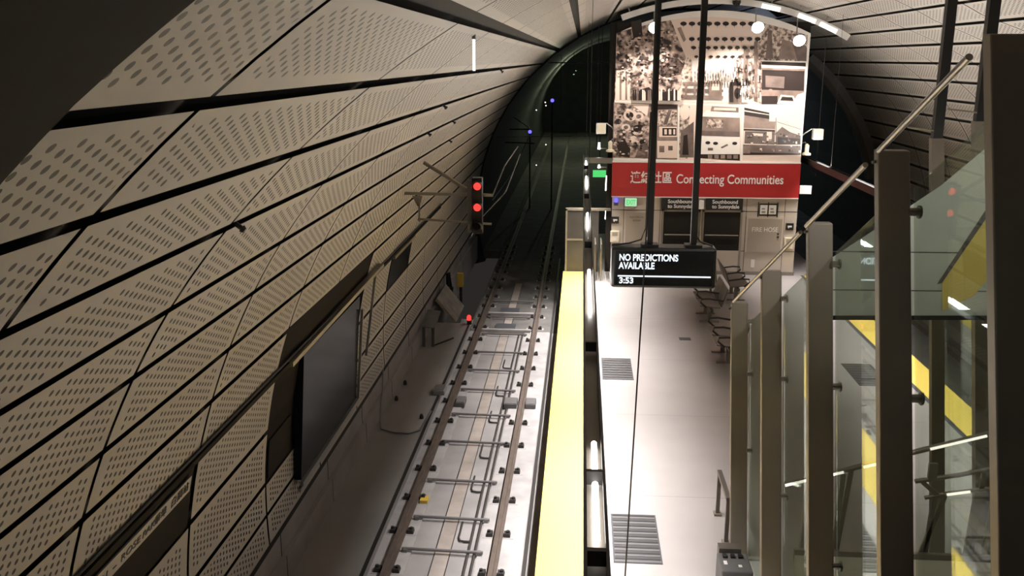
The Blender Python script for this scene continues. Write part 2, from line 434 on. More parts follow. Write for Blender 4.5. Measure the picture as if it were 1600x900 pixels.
# walkway and low wall under the cladding
b = MB(); b.box((-4.2, -3, -1.3), (-2.98, 24.2, -.80), 'walk'); b.box((-2.985, -3, -.80), (-2.93, 24.2, -.79), 'joint')
structure(b.build('floor_walkway'), 'grey walkway slab beside the left track')
b = MB(); b.box((-4.2, -3, -.8), (-4.0, 35, .10), 'lower_wall'); b.box((-4.2, -3, -.8), (-3.93, 35, -.42), 'lower_wall')
b.box((-4.2, 24.2, -1.3), (-3.93, 35, -.8), 'lower_wall')
for k in range(14): b.box((-3.932, 4 + k * 2.4, -.8), (-3.927, 4.015 + k * 2.4, -.42), 'joint'); b.box((-4.0, 4 + k * 2.4, -.42), (-3.995, 4.015 + k * 2.4, .1), 'joint')
structure(b.build('baseboard_left'), 'concrete low wall under the left cladding')
b = MB(); b.box((10.9, -3, -1.3), (11.1, 35, .10), 'lower_wall'); b.box((9.8, -3, -1.3), (11.1, 35, -.8), 'walk')
structure(b.build('baseboard_right'))
# unlit cavern beyond the cladding
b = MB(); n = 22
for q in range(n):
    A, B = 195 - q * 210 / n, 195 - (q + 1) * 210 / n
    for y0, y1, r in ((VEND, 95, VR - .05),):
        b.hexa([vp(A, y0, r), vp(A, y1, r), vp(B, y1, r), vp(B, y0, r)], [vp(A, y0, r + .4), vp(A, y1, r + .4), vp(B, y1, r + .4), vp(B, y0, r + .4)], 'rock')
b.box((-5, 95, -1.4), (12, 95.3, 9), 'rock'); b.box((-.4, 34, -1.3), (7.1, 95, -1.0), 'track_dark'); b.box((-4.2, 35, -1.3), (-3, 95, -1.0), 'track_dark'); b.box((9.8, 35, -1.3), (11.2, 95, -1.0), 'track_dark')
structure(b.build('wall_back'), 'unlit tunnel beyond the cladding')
b = MB(); b.box((-6, -3.2, -2), (13, -3, 9), 'rock')  # unseen wall added behind the viewer to block world light
structure(b.build('light_block_wall'))

# ------------------------------------------------------------------ headhouse (lift building)
HX0, HX1, HY = .93, 6.28, 27.22
b = MB(); b.box((HX0, HY, 0), (HX1, 33, 2.32), 'wall_tan'); b.box((HX0, HY + .02, 2.32), (HX1, 33, 7.2), 'collar')
for x in (1.27, 2.12, 2.33, 4.82, 5.92): b.box((x, HY - .004, .1), (x + .012, HY, 2.3), 'joint')
b.box((HX0, HY - .004, 1.88), (HX1, HY, 1.895), 'joint'); b.box((HX0, HY - .004, .70), (HX1, HY, .715), 'joint')
for x in (3.85, 4.4): b.box((x, HY - .004, .1), (x + .012, HY, .70), 'joint')
b.box((.76, 27.32, 0), (.925, 27.6, 7.2), 'collar')
structure(b.build('wall_headhouse'), 'tan panelled front of the lift building')

b = MB(); b.box((HX0 - .02, HY - .05, 0), (HX1 + .02, HY, .10), 'steel'); structure(b.build('baseboard_headhouse'))

# ================================================================== mural, banner, headhouse fittings
MY = 27.2
class Ink:
    """flat printed shapes, drawn on the front of the headhouse wall"""
    def __init__(s, y): s.b = MB(); s.y = y; s.k = 0
    def p(s, m, *xy):
        s.k += 1; yy = s.y - .0004 * s.k
        s.b.poly([tuple(at(x, y, 1, yy)) for x, y in xy], m)
    def r(s, m, x0, y0, x1, y1): s.p(m, (x0, y0), (x1, y0), (x1, y1), (x0, y1))
    def e(s, m, x, y, rx, ry, n=12, a0=0):
        s.p(m, *[(x + rx * math.cos(a0 + 2 * math.pi * i / n), y + ry * math.sin(a0 + 2 * math.pi * i / n)) for i in range(n)])
mural = root('mural', (3.58, MY, 3.3), 'tall sepia photo mural on the lift building front', 'mural')
b = MB()
top = [(HX0 + (HX1 - HX0) * i / 20, 0) for i in range(21)]
arc = [(x, 1.44 + math.sqrt(6.07 ** 2 - (x - 3.6) ** 2)) for x, _ in top]
lo = [(HX0 - .02, 3.33)] + [(HX1 - .02, 3.33)]
loop = lo + [(x, z) for x, z in reversed(arc)]
b.hexa([(x, MY + .02, z) for x, z in loop], [(x, MY, z) for x, z in loop], 'ink_white'); b.build('backing_board', mural)
# street scene
k = Ink(MY - .002)
T = lambda x: 55 - 30 * math.sin(max(0, min(1, (x - 950) / 322)) * math.pi) + (x - 960) * .01   # arched upper edge
k.p('ink_pale', *([(961, 158), (1188, 164)] + [(x, T(x)) for x in range(1188, 960, -14)]))
k.p('ink_white', (1080, 158), (1082, 95), (1150, 90), (1152, 160))
k.p('ink_leaf', *([(960, 156), (1062, 158), (1066, 120), (1072, 90), (1060, 62), (1052, 40)] + [(x, T(x)) for x in range(1048, 962, -14)]))
k.p('ink_pale', (963, 110), (985, 108), (984, 156), (961, 156)); k.r('ink_mid', 968, 112, 971, 156); k.r('ink_mid', 977, 111, 980, 156)
k.p('ink_tree', (1024, 98), (1040, 88), (1060, 92), (1074, 106), (1066, 116), (1040, 122), (1028, 116))
k.p('ink_dark', (1000, 140), (1014, 136), (1024, 146), (1060, 140), (1062, 158), (998, 156))
k.p('ink_dark', (985, 34), (1002, 30), (1004, 55), (990, 60)); k.p('ink_mid', (1058, 44), (1064, 42), (1072, 62), (1068, 66))
k.p('ink_facade', (1062, 120), (1074, 90), (1080, 92), (1082, 128), (1070, 128))
k.p('ink_facade', (1150, 92), (1190, 62), (1190, 162), (1150, 150)); k.p('ink_mid', (1162, 78), (1170, 72), (1168, 150), (1160, 150)); k.p('ink_mid', (1178, 66), (1184, 62), (1184, 160), (1178, 158))
for y, x0, x1, n, s in ((37, 1068, 1187, 10, 4.6), (61, 1081, 1184, 9, 4.2), (74.5, 1084, 1175, 9, 3.6), (88.5, 1088, 1168, 8, 2.9)):
    for i in range(n):
        x = x0 + (x1 - x0) * i / (n - 1); k.e('ink_dark', x, y, s * 1.15, s * .75, 8); k.p('ink_dark', (x - 1.2, y), (x + 1.2, y), (x, y + s * 1.4))
k.p('ink_mid', (1066, 128), (1130, 129), (1130, 133), (1066, 132)); k.p('ink_grey', (1066, 138), (1130, 140), (1130, 144), (1066, 143)); k.p('ink_mid', (1064, 148), (1130, 150), (1130, 155), (1064, 153))
k.r('ink_mid', 1108, 126, 1128, 152); k.p('ink_pale', (1112, 131), (1124, 131), (1124, 141), (1112, 141))
for x in (1070, 1084, 1098): k.r('ink_mid', x, 130, x + 3, 154)
k.p('ink_dark', (1140, 134), (1142, 125), (1156, 122), (1170, 126), (1171, 134)); k.r('ink_dark', 1140, 132, 1146, 160); k.r('ink_mid', 1146, 134, 1158, 160); k.r('ink_white', 1159, 134, 1170, 160); k.e('ink_dark', 1152, 146, 5, 9)
rn = random.Random(3)
for i in range(150):
    x, y = rn.uniform(964, 1058), rn.uniform(46, 128); k.e(rn.choice(('ink_dark', 'ink_grey', 'ink_pale', 'ink_mid', 'ink_dark')), x, max(y, T(x) + 6), rn.uniform(1, 3.2), rn.uniform(.8, 2.4), 6, rn.random())
for i in range(26):
    x = 990 + i * 2.9; k.p(rn.choice(('ink_dark', 'ink_grey', 'ink_pale', 'ink_dark')), (x - 1.4, 157), (x + 1.4, 157), (x + 1.1, rn.uniform(136, 146)), (x - 1.1, 140))
for i in range(60):
    x = rn.uniform(1152, 1188); y = rn.uniform(100, 150); k.p(rn.choice(('ink_grey', 'ink_pale', 'ink_mid', 'ink_dark')), (x - 1, y - 4), (x + 1, y - 4.6), (x + 1, y + 3), (x - 1, y + 3))
for i in range(16):
    x = 1085 + i * 4; k.p('ink_facade', (x, 128), (x + 2, 128), (x + 2, rn.uniform(100, 122)), (x, 112))
k.b.build('street_print', mural)
k = Ink(MY - .002)
k.p('ink_facade', *([(1190, 94), (1260, 96)] + [(x, T(x)) for x in range(1262, 1189, -12)])); k.p('ink_grey', (1196, 92), (1200, 50), (1206, 50), (1208, 92)); k.p('ink_mid', (1216, 92), (1222, 62), (1246, 68), (1246, 94)); k.p('ink_grey', (1236, 60), (1260, 72), (1260, 95), (1246, 95))
k.p('ink_dark', (1190, 96), (1259, 98), (1259, 104), (1190, 101)); k.p('ink_mid', (1190, 106), (1258, 108), (1256, 164), (1188, 162)); k.p('ink_dark', (1191, 109), (1257, 111), (1256, 142), (1190, 140))
k.p('ink_grey', (1196, 118), (1226, 120), (1225, 138), (1196, 136)); k.r('ink_dark', 1190, 150, 1215, 163); k.e('ink_mid', 1204, 144, 5, 5)
k.p('ink_pale', (1214, 162), (1220, 148), (1240, 150), (1246, 164)); k.p('ink_pale', (1236, 164), (1246, 148), (1257, 144), (1256, 165)); k.p('ink_dark', (1222, 151), (1238, 152), (1240, 158), (1219, 157))
k.b.build('shop_print', mural)
# costume close-up and tram
k = Ink(MY - .003)
k.p('ink_mid', (959, 160), (1059, 163), (1058, 249), (957, 246)); k.p('ink_pale', (975, 161), (1014, 163), (1010, 190), (996, 172)); k.p('ink_leaf', (960, 162), (985, 162), (1016, 185), (1014, 246), (958, 246))
for x, y, r, m_ in ((985, 180, 11, 'ink_pale'), (984, 180, 6, 'ink_dark'), (998, 182, 8, 'ink_pale'), (998, 182, 4, 'ink_grey'), (978, 199, 7, 'ink_pale'), (978, 199, 3.5, 'ink_grey'), (996, 204, 9, 'ink_pale'), (996, 201, 7, 'ink_dark'), (971, 212, 8, 'ink_grey'), (990, 218, 7, 'ink_pale'), (966, 190, 5, 'ink_dark'), (1004, 222, 5, 'ink_dark')): k.e(m_, x, y, r, r * .85)
k.p('ink_dark', (962, 222), (975, 216), (985, 232), (984, 246), (968, 244)); k.p('ink_grey', (1000, 226), (1012, 222), (1012, 246), (992, 246))
k.p('ink_mid', (1017, 162), (1059, 163), (1058, 249), (1015, 247)); k.p('ink_dark', (1017, 163), (1058, 164), (1058, 170), (1017, 172)); k.p('ink_facade', (1030, 172), (1058, 172), (1058, 196), (1027, 196)); k.p('ink_grey', (1044, 172), (1050, 172), (1042, 195), (1036, 195))
k.r('ink_pale', 1030, 198, 1058, 214); k.r('ink_dark', 1035, 200, 1057, 212); k.r('ink_pale', 1038, 202, 1042, 210); k.r('ink_pale', 1045, 202, 1049, 210); k.r('ink_pale', 1052, 202, 1055, 210)
k.r('ink_pale', 1027, 220, 1058, 247); k.r('ink_mid', 1030, 228, 1038, 238); k.r('ink_grey', 1044, 228, 1051, 235)
rn = random.Random(5)
for i in range(110):
    x, y = rn.uniform(960, 1012), rn.uniform(168, 242); k.e(rn.choice(('ink_dark', 'ink_grey', 'ink_pale', 'ink_mid')), x, y, rn.uniform(.8, 3), rn.uniform(.7, 2.2), 6, rn.random())
k.b.build('costume_print', mural)
# bus
k = Ink(MY - .003)
k.p('ink_pale', (1062, 163), (1159, 167), (1157, 254), (1061, 250)); k.p('ink_facade', (1062, 165), (1078, 166), (1074, 248), (1061, 246)); k.p('ink_grey', (1064, 205), (1084, 190), (1084, 246), (1062, 246)); k.e('ink_pale', 1070, 175, 8, 12); k.p('ink_dark', (1068, 212), (1074, 210), (1076, 242), (1066, 242))
k.p('ink_white', (1096, 180), (1104, 172), (1156, 174), (1156, 252), (1092, 249)); k.p('ink_mid', (1112, 166), (1154, 168), (1154, 176), (1110, 174)); k.p('ink_pale', (1116, 168), (1150, 169), (1150, 173), (1115, 172))
k.p('ink_mid', (1096, 182), (1156, 184), (1156, 206), (1095, 204)); k.p('ink_facade', (1104, 186), (1130, 187), (1130, 200), (1103, 199)); k.p('ink_grey', (1095, 204), (1156, 206), (1156, 214), (1095, 212))
k.e('ink_dark', 1106, 223, 4, 2.5); k.e('ink_dark', 1118, 224, 4, 2.5); k.e('ink_dark', 1148, 224, 4, 2.5); k.p('ink_grey', (1126, 230), (1136, 225), (1138, 227), (1128, 232)); k.r('ink_grey', 1106, 231, 1114, 235)
k.p('ink_dark', (1094, 241), (1156, 241), (1156, 251), (1093, 247)); 
for x in range(1106, 1152, 10): k.r('ink_mid', x, 242, x + 7, 248)
k.b.build('bus_print', mural)
# depot
k = Ink(MY - .003)
k.p('ink_pale', (1162, 167), (1255, 169), (1250, 259), (1160, 254)); k.p('ink_dark', (1163, 168), (1202, 176), (1202, 186), (1163, 180)); k.p('ink_mid', (1163, 180), (1202, 186), (1200, 200), (1162, 200)); k.p('ink_pale', (1163, 172), (1202, 179), (1202, 180), (1163, 174))
k.p('ink_mid', (1164, 200), (1176, 188), (1212, 190), (1211, 202)); k.p('ink_dark', (1162, 201), (1211, 203), (1211, 206), (1162, 204)); k.p('ink_grey', (1164, 205), (1211, 206), (1210, 226), (1163, 224)); k.p('ink_pale', (1176, 208), (1192, 209), (1192, 213), (1176, 212)); k.r('ink_pale', 1198, 206, 1206, 220)
k.p('ink_grey', (1212, 208), (1222, 198), (1234, 206), (1251, 212), (1251, 226), (1212, 226)); k.p('ink_dark', (1215, 214), (1250, 217), (1250, 226), (1215, 226)); k.r('ink_grey', 1212, 184, 1213, 208)
k.p('ink_grey', (1161, 226), (1251, 228), (1251, 240), (1161, 238)); k.p('ink_dark', (1161, 238), (1251, 240), (1251, 242), (1161, 242)); k.p('ink_mid', (1161, 228), (1172, 228), (1172, 240), (1161, 240))
rn = random.Random(9)
for i in range(70):
    x, y = rn.uniform(1166, 1250), rn.uniform(206, 236); k.r(rn.choice(('ink_dark', 'ink_grey', 'ink_mid', 'ink_mid', 'ink_pale')), x, y, min(x + rn.uniform(1, 4), 1251), y + rn.uniform(.8, 4))
k.p('ink_dark', (1214, 190), (1252, 202), (1252, 202.6), (1214, 190.8))
k.b.build('depot_print', mural)

ban = root('banner', (3.58, MY, 2.33), 'red band under the mural lettered Connecting Communities', 'banner')
b = MB(); b.box((HX0 - .03, MY - .04, 2.30), (HX1 - .01, MY + .02, 3.29), 'red'); b.build('band', ban)
b = MB(); b.box((HX0 - .03, MY - .045, 3.285), (HX1 - .01, MY + .02, 3.325), 'ink_white'); b.box((HX0 - .03, MY - .045, 2.27), (HX1 - .01, MY + .02, 2.30), 'ink_white'); b.build('white_edge', ban)
text('chinese_lettering', '連結社區', .37, (1.43, MY - .043, 2.72), FRONT, 'letter_white', ban, width=1.20, bold=.006)
text('english_lettering', 'Connecting Communities', .37, (2.75, MY - .043, 2.70), FRONT, 'letter_white', ban, width=3.05, bold=.004)

# service door, fire hose cabinet
t = root('service_door', (1.65, HY, .3), 'tan service door under the exit sign', 'door')
b = MB(); b.box((1.30, HY - .03, .30), (2.02, HY, 1.86), 'wall_tan'); b.build('frame', t)
b = MB(); b.box((1.34, HY - .05, .32), (1.98, HY - .03, 1.82), 'door_tan'); b.build('door_leaf', t)
for q, s in enumerate(('ELECTRICAL', 'ROOM')): text('lettering', s, .075, (1.66, HY - .053, 1.66 - q * .1), FRONT, 'letter_dark', t, 'CENTER')
t = root('fire_hose_cabinet', (5.38, HY, .7), 'tan cabinet lettered FIRE HOSE on the lift building', 'cabinet')
b = MB(); b.box((4.84, HY - .03, .66), (5.92, HY, 1.74), 'wall_tan'); b.build('frame', t)
b = MB(); b.box((4.90, HY - .05, .70), (5.86, HY - .03, 1.68), 'door_tan'); d_ = b.build('door', t)
b = MB(); b.box((5.74, HY - .07, 1.12), (5.79, HY - .05, 1.17), 'black'); b.build('latch', d_); b = MB(); b.box((5.74, HY - .07, 1.22), (5.79, HY - .05, 1.26), 'black'); b.build('lock', d_)
text('lettering', 'FIRE HOSE', .19, (5.38, HY - .053, 1.30), FRONT, 'letter_white', t, 'CENTER', width=.74)
# lift doors with signs above them
for n_, (x0, x1, s0, s1, side) in enumerate(((2.38, 3.50, 2.36, 3.40, 'left'), (3.56, 4.72, 3.64, 4.70, 'right'))):
    t = root('lift_door', ((x0 + x1) / 2, HY, .1), f'dark glass lift door, {side} of the pair under the banner', 'door', 'lift doors')
    b = MB(); b.box((x0, HY - .04, .10), (x0 + .06, HY, 1.92), 'steel'); b.box((x1 - .06, HY - .04, .10), (x1, HY, 1.92), 'steel'); b.box((x0, HY - .04, 1.86), (x1, HY, 1.92), 'steel'); b.build('frame', t)
    xm = (x0 + x1) / 2
    b = MB(); b.box((x0 + .06, HY - .03, .72), (x1 - .06, HY, 1.86), 'dark_window'); b.build('glass_panel', t)
    b = MB(); b.box((x0 + .06, HY - .03, .10), (x1 - .06, HY, .72), 'wall_tan'); b.build('lower_panel', t)
    b = MB(); b.tube([(x0 + .1, HY - .07, 1.18), (x1 - .1, HY - .07, 1.18)], .018, 'post'); b.build('crash_rail', t)
    t = root('direction_sign', ((s0 + s1) / 2, MY - .05, 1.94), f'black sign reading Southbound to Sunnydale over the {side} lift door', 'sign', 'southbound signs')
    b = MB(); b.box((s0, MY - .07, 1.94), (s1, MY + .02, 2.26), 'black'); b.build('board', t)
    text('lettering', 'Southbound', .15, (s0 + .18, MY - .073, 2.12), FRONT, 'letter_white', t, bold=.003); text('lettering', 'to Sunnydale', .15, (s0 + .18, MY - .073, 1.98), FRONT, 'letter_white', t, bold=.003)
t = root('door_column', (3.53, HY - .1, .1), 'slim steel column between the two lift doors', 'column')
b = MB(); b.tube([(3.53, HY - .08, .1), (3.53, HY - .08, 2.0)], .03, 'handrail'); b.build('shaft', t)
b = MB(); b.box((3.44, HY - .13, 1.96), (3.58, HY - .03, 2.2), 'white'); b.build('camera_box', t)
# small fittings
t = root('exit_sign', (1.47, MY, 2.05), 'green exit sign on the lift building under the banner', 'sign')
b = MB(); b.box((1.28, MY - .06, 1.99), (1.66, MY + .02, 2.27), 'frame'); b.build('housing', t)
b = MB(); b.box((1.30, MY - .065, 2.01), (1.64, MY - .06, 2.25), 'exit_face'); b.build('face', t)
text('lettering', 'EXIT', .2, (1.47, MY - .068, 2.06), FRONT, 'exit_glow', t, 'CENTER', width=.27, bold=.008)
t = root('emergency_beacon', (1.04, HY - .06, 2.16), 'small blue lamp at the left corner below the banner', 'lamp')
b = MB(); b.box((.98, HY - .07, 2.02), (1.10, HY, 2.12), 'box_grey'); b.build('base', t)
b = MB(); b.tube([(1.04, HY - .06, 2.12), (1.04, HY - .06, 2.22), (1.04, HY - .06, 2.25)], [.05, .05, .02], 'blue_glow', 10); b.build('dome', t)
t = root('notice_frame', (5.44, HY, 1.94), 'double notice frame above the fire hose cabinet', 'notice')
b = MB(); b.box((5.19, HY - .02, 1.77), (5.69, HY, 2.12), 'black')
for x in (5.16, 5.44, 5.71): b.box((x - .012, HY - .03, 1.72), (x + .012, HY, 2.16), 'black')
b.build('frame', t)
for x in (5.315, 5.565): b = MB(); b.box((x - .105, HY - .028, 1.81), (x + .105, HY - .02, 2.08), 'white'); b.box((x - .06, HY - .03, 1.86), (x + .05, HY - .028, 1.90), 'frame'); b.box((x - .06, HY - .03, 1.95), (x + .03, HY - .028, 1.99), 'frame'); b.build('paper', t)
for nm, x, z, side in (('left', 1.03, 1.585, 'left'), ('right', 6.09, 1.455, 'right')):
    t = root('pictogram_sign', (x, HY, z), f'small black phone sign at the {side} end of the lift building', 'sign', 'phone signs')
    b = MB(); b.box((x - .11, HY - .03, z - .10), (x + .11, HY, z + .10), 'black'); b.build('board', t)
    b = MB(); b.box((x - .06, HY - .033, z - .02), (x + .06, HY - .03, z + .03), 'letter_white'); b.box((x - .045, HY - .033, z - .05), (x - .02, HY - .03, z - .02), 'letter_white'); b.build('symbol', t)
    z2 = z - .49
    t = root('call_box', (x, HY, z2), f'tan emergency call box below the {side} phone sign', 'call box', 'call boxes')
    b = MB(); b.box((x - .13, HY - .05, z2 - .17), (x + .13, HY, z2 + .17), 'cream'); b.build('body', t, bevel=.012)
    b = MB(); b.box((x - .08, HY - .055, z2 + .02), (x + .08, HY - .05, z2 + .13), 'door_tan'); b.build('grille', t)
    b = MB(); b.box((x - .05, HY - .06, z2 - .12), (x + .05, HY - .05, z2 - .05), 'white'); b.build('button_plate', t)
t = root('paper_notice', (5.1, HY, .3), 'small white notice low on the lift building wall', 'notice')
b = MB(); b.box((5.04, HY - .012, .22), (5.15, HY, .46), 'white'); b.build('sheet', t)
# speakers on bent arms, bells, end signs at both sides of the mural
for side, x, s, z in (('left', .55, -1, 4.26), ('right', 6.66, 1, 4.13)):
    hx = HX0 if s < 0 else HX1
    t = root('wall_speaker', (x, MY, z), f'white box speaker on a bent arm {side} of the mural', 'speaker', 'speakers beside the mural')
    b = MB(); b.box((x - .14, MY - .2, z - .15), (x + .14, MY + .02, z + .15), 'white'); b.build('body', t, bevel=.02)
    b = MB(); b.box((x - .11, MY - .206, z - .12), (x + .11, MY - .2, z + .12), 'cream'); b.build('grille', t)
    b = MB(); b.tube([(x, MY - .05, z + .1), (x - s * .16, MY, z + .14), (hx + s * .06, MY + .05, z + .02), (hx - s * .02, MY + .1, z - .08)], .018, 'frame'); b.build('arm', t)
    x2 = hx + s * (.12 if s > 0 else .1); z2 = 3.70 + (.05 if s < 0 else 0)
    t = root('bell_lamp', (x2, MY, z2), f'cream bell-shaped lamp low {side} of the mural', 'lamp', 'lamps beside the mural')
    b = MB(); b.tube([(x2, MY - .05, z2 - .16), (x2, MY - .05, z2 - .11), (x2, MY - .05, z2 - .08), (x2, MY - .05, z2 + .12), (x2, MY - .05, z2 + .16)], [.12, .12, .06, .06, .02], 'cream', 12); b.build('shade', t, smooth=True)
    b = MB(); b.tube([(x2, MY - .05, z2 + .1), (x2 - s * .05, MY, z2 + .2), (hx - s * .02, MY + .08, z2 + .16)], .015, 'frame'); b.build('arm', t)
t = root('end_sign', (6.5, MY, 2.55), 'white blade sign on the right edge of the banner', 'sign')
b = MB(); b.box((6.29, MY - .05, 2.42), (6.62, MY, 2.66), 'white'); b.build('board', t); b = MB(); b.box((6.24, MY - .02, 2.5), (6.3, MY + .06, 2.58), 'frame'); b.build('bracket', t)

# arched truss and three floodlights above the mural
t = root('arched_rail', (3.5, 26.2, 7.0), 'pale curved lighting rail arching over the mural', 'lighting rail')
b = MB(); pts = [vp(a, 26.45, 7.22) for a in range(110, 59, -2)]
for p, q in zip(pts[:-1], pts[1:]): b.bar(p, q, .16, .10, 'white', up=(0, 1, 0))
b.build('rail', t)
for a in range(108, 60, -6): b = MB(); b.bar(vp(a, 26.45, 7.24), vp(a, 26.45, 7.44), .03, .03, 'frame'); b.build('hanger', t)
for i, (a0, a1) in enumerate(((80, 76), (72, 68), (67, 63))):
    b = MB(); p, q = vp(a0, 26.36, 7.19), vp(a1, 26.36, 7.19); b.bar(p, q, .02, .12, 'rail_light', up=(0, 0, 1)); b.build('light_panel', t)
for (x, y, z), nm in zip(LAMPS, ('left', 'middle', 'right')):
    t = root('floodlight', (x, y, z), f'glaring round floodlight before the mural top, {nm} of three', 'floodlight', 'floodlights over the mural')
    b = MB(); d = Vector((0, -.75, -.4)).normalized(); c = Vector((x, y, z))
    b.tube([c + d * .02, c - d * .10, c - d * .22], [.17, .13, .05], 'frame', 14); b.build('housing', t, smooth=True)
    b = MB(); b.tube([c + d * .02, c + d * .05], [.16, .10], 'lamp', 14); b.build('lens', t)  # lens drawn oversized to take in the glare around the lamp
    b = MB(); zt = VCZ + math.sqrt(7.2 ** 2 - (x - VCX) ** 2); b.tube([c - d * .12, (x, 26.40, z + .12), (x, 26.45, zt)], .02, 'frame'); b.build('bracket', t)

t = root('dome_camera', (4.07, 26.2, 7.45), 'small black dome camera on the curved rail', 'camera')
b = MB(); zt = VCZ + math.sqrt(7.22 ** 2 - .57 ** 2)
b.tube([(4.07, 26.3, zt + .02), (4.07, 26.3, zt - .06)], .11, 'black', 14); b.build('base', t); b = MB(); b.tube([(4.07, 26.3, zt - .06), (4.07, 26.3, zt - .12), (4.07, 26.3, zt - .16)], [.10, .08, .02], 'black_gloss', 14); b.build('dome', t, smooth=True)

# end of the platform left of the headhouse
t = root('end_gate', (-.1, 27.3, 0), 'steel panelled gate closing the left platform end', 'gate')
b = MB(); b.box((-.40, 27.25, .0), (.16, 27.31, 1.85), 'gate_steel'); b.build('panel', t); b = MB(); b.box((.22, 27.25, .0), (.55, 27.31, 1.85), 'gate_steel'); b.build('side_panel', t)
b = MB(); b.box((-.43, 27.23, 0), (-.38, 27.33, 1.9), 'post'); b.box((.15, 27.23, 0), (.21, 27.33, 3.2), 'post'); b.box((-.43, 27.23, 1.85), (.9, 27.33, 1.92), 'post'); b.box((-.4, 27.235, .95), (.16, 27.25, 1.0), 'post'); b.build('frame', t)
b = MB(); b.box((.10, 27.2, 3.25), (.92, 27.4, 3.40), 'frame'); b.build('lintel', t)
for i, (x, z) in enumerate(((.45, .0), (.62, 0))):
    t = root('guard_rail', (x, 26.6, 0), ('slim steel guard rail nearest the left platform end gate', 'slim steel guard rail tight against the lift building corner')[i], 'railing', 'guard rails at the platform end')
    b = MB(); b.tube([(x, 26.1, 0), (x, 26.1, 1.05), (x, 27.15, 1.05), (x, 27.15, 0)], .022, 'handrail'); b.build('top_rail', t)
    for zz in (.35, .6, .85): b = MB(); b.tube([(x, 26.1, zz), (x, 27.15, zz)], .012, 'post'); b.build('cross_rail', t)
t = root('hanging_exit_sign', (.58, 30, 2.6), 'dim green exit sign hanging in the dark left passage', 'sign')
b = MB(); b.box((.38, 30, 2.5), (.80, 30.06, 2.72), 'exit_glow'); b.build('face', t); b = MB(); b.tube([(.59, 30.03, 2.72), (.59, 30.03, 7.2)], .012, 'dark_pipe'); b.build('rod', t)
for i, (px, py) in enumerate(((936, 228), (936, 260), (949, 286), (949, 334))):
    p = at(px, py, 1, 27.9)
    t = root('passage_lamp', p, 'small white lamp in the passage left of the lift building, ' + ('highest', 'second from top', 'third from top', 'lowest')[i] + ' of four', 'lamp', 'passage lamps')
    b = MB(); r_ = (.03, .03, .05, .06)[i]; h_ = (.10, .05, .22, .16)[i]
    b.tube([(p.x, p.y, p.z - h_), (p.x, p.y, p.z + h_)], [r_ * 1.3, r_], 'tube', 10); b.build('tube', t)
    b = MB(); b.box((p.x - .03, p.y + r_, p.z - h_), (max(p.x + .03, .95), p.y + r_ + .05, p.z - h_ + .04), 'frame'); b.build('bracket', t)

# ================================================================== suspended linear light fixtures over both platform edges
TUBES = [(5.15, 5.92), (6.02, 6.62), (10.5, 12.6), (16.1, 17.5), (21.4, 23.2), (25.6, 26.8)]
for x, side in ((.13, 'left'), (6.55, 'right')):
    t = root('linear_light', (x, 16, 3.25), f'long dark trough light hanging over the {side} platform edge', 'light', 'trough lights')
    b = MB(); b.box((x - .065, 3.6, 3.25), (x + .065, 28, 3.30), 'post'); b.box((x - .075, 3.6, 3.25), (x - .055, 28, 3.42), 'black'); b.box((x + .055, 3.6, 3.25), (x + .075, 28, 3.42), 'black'); b.build('trough', t)
    for y in (4.9, 5.97, 9.0, 14.3, 19.6, 25): b = MB(); b.box((x - .055, y - .02, 3.33), (x + .055, y + .02, 3.43), 'dark_pipe'); b.build('cross_bar', t)
    for y0, y1 in TUBES:
        b = MB(); b.tube([(x + .005, y0, 3.35), (x + .005, y1, 3.35)], .022, 'tube', 10); b.build('light_tube', t)
    for y in (14.3, 25):
        b = MB(); b.tube([(x, y, 3.42), (x, y, VCZ + math.sqrt(VR ** 2 - (x - VCX) ** 2))], .004, 'dark_pipe', 6); b.build('hanger_wire', t)

# ================================================================== hanging information display
SY = 11.0
t = root('information_display', (1.02, SY, 3.5), 'black hanging display reading NO PREDICTIONS AVAILABLE on two poles', 'display')
b = MB(); b.box((.385, SY, 3.505), (1.635, SY + .30, 4.0), 'black'); hs = b.build('housing', t, bevel=.03)
b = MB(); b.box((.43, SY - .004, 3.54), (1.595, SY + .02, 3.955), 'screen'); b.build('screen', t)
text('lettering', 'NO PREDICTIONS', .112, (.475, SY - .008, 3.845), FRONT, 'white_glow', t, width=.70, bold=.003)
text('lettering', 'AVAILABLE', .112, (.475, SY - .008, 3.745), FRONT, 'white_glow', t, width=.43, bold=.003)
text('clock_lettering', '3:53', .10, (.48, SY - .008, 3.565), FRONT, 'white_glow', t, width=.17, bold=.003)
b = MB(); b.box((.465, SY - .008, 3.645), (1.575, SY - .005, 3.662), 'white_glow'); b.build('lit_line', t)
for x in (.845, 1.365):
    b = MB(); b.box((x - .035, SY + .1, 3.98), (x + .035, SY + .17, 7.4), 'black'); pl = b.build('pole', t)
    b = MB(); b.box((x - .1, SY + .05, 3.995), (x + .1, SY + .22, 4.03), 'black'); b.build('foot_plate', pl)
b = MB(); b.tube([(.39, SY + .15, 4.0), (.60, SY + .14, 4.03), (.74, SY + .12, 4.08), (.79, SY + .12, 4.22), (.80, SY + .1, 5.6)], .010, 'dark_pipe', 6); b.build('cable', t)
b = MB(); b.tube([(1.40, SY + .14, 4.12), (1.45, SY + .14, 4.06), (1.60, SY + .14, 4.01)], .012, 'dark_pipe', 6); b.build('cable', t)
t = tag(MB().tube([(.585, 9.75, 0.0), (.74, 10.5, 3.63), (.80, 10.7, 5.6), (.81, 10.8, 7.42)], .0105, 'black', 6).build('glass_joint_line', loc=(.585, 9.75, 0)), 'thin black line for a glass joint, running past the hanging display to the floor', 'cable')  # thin cord in place of a joint in the viewing glass

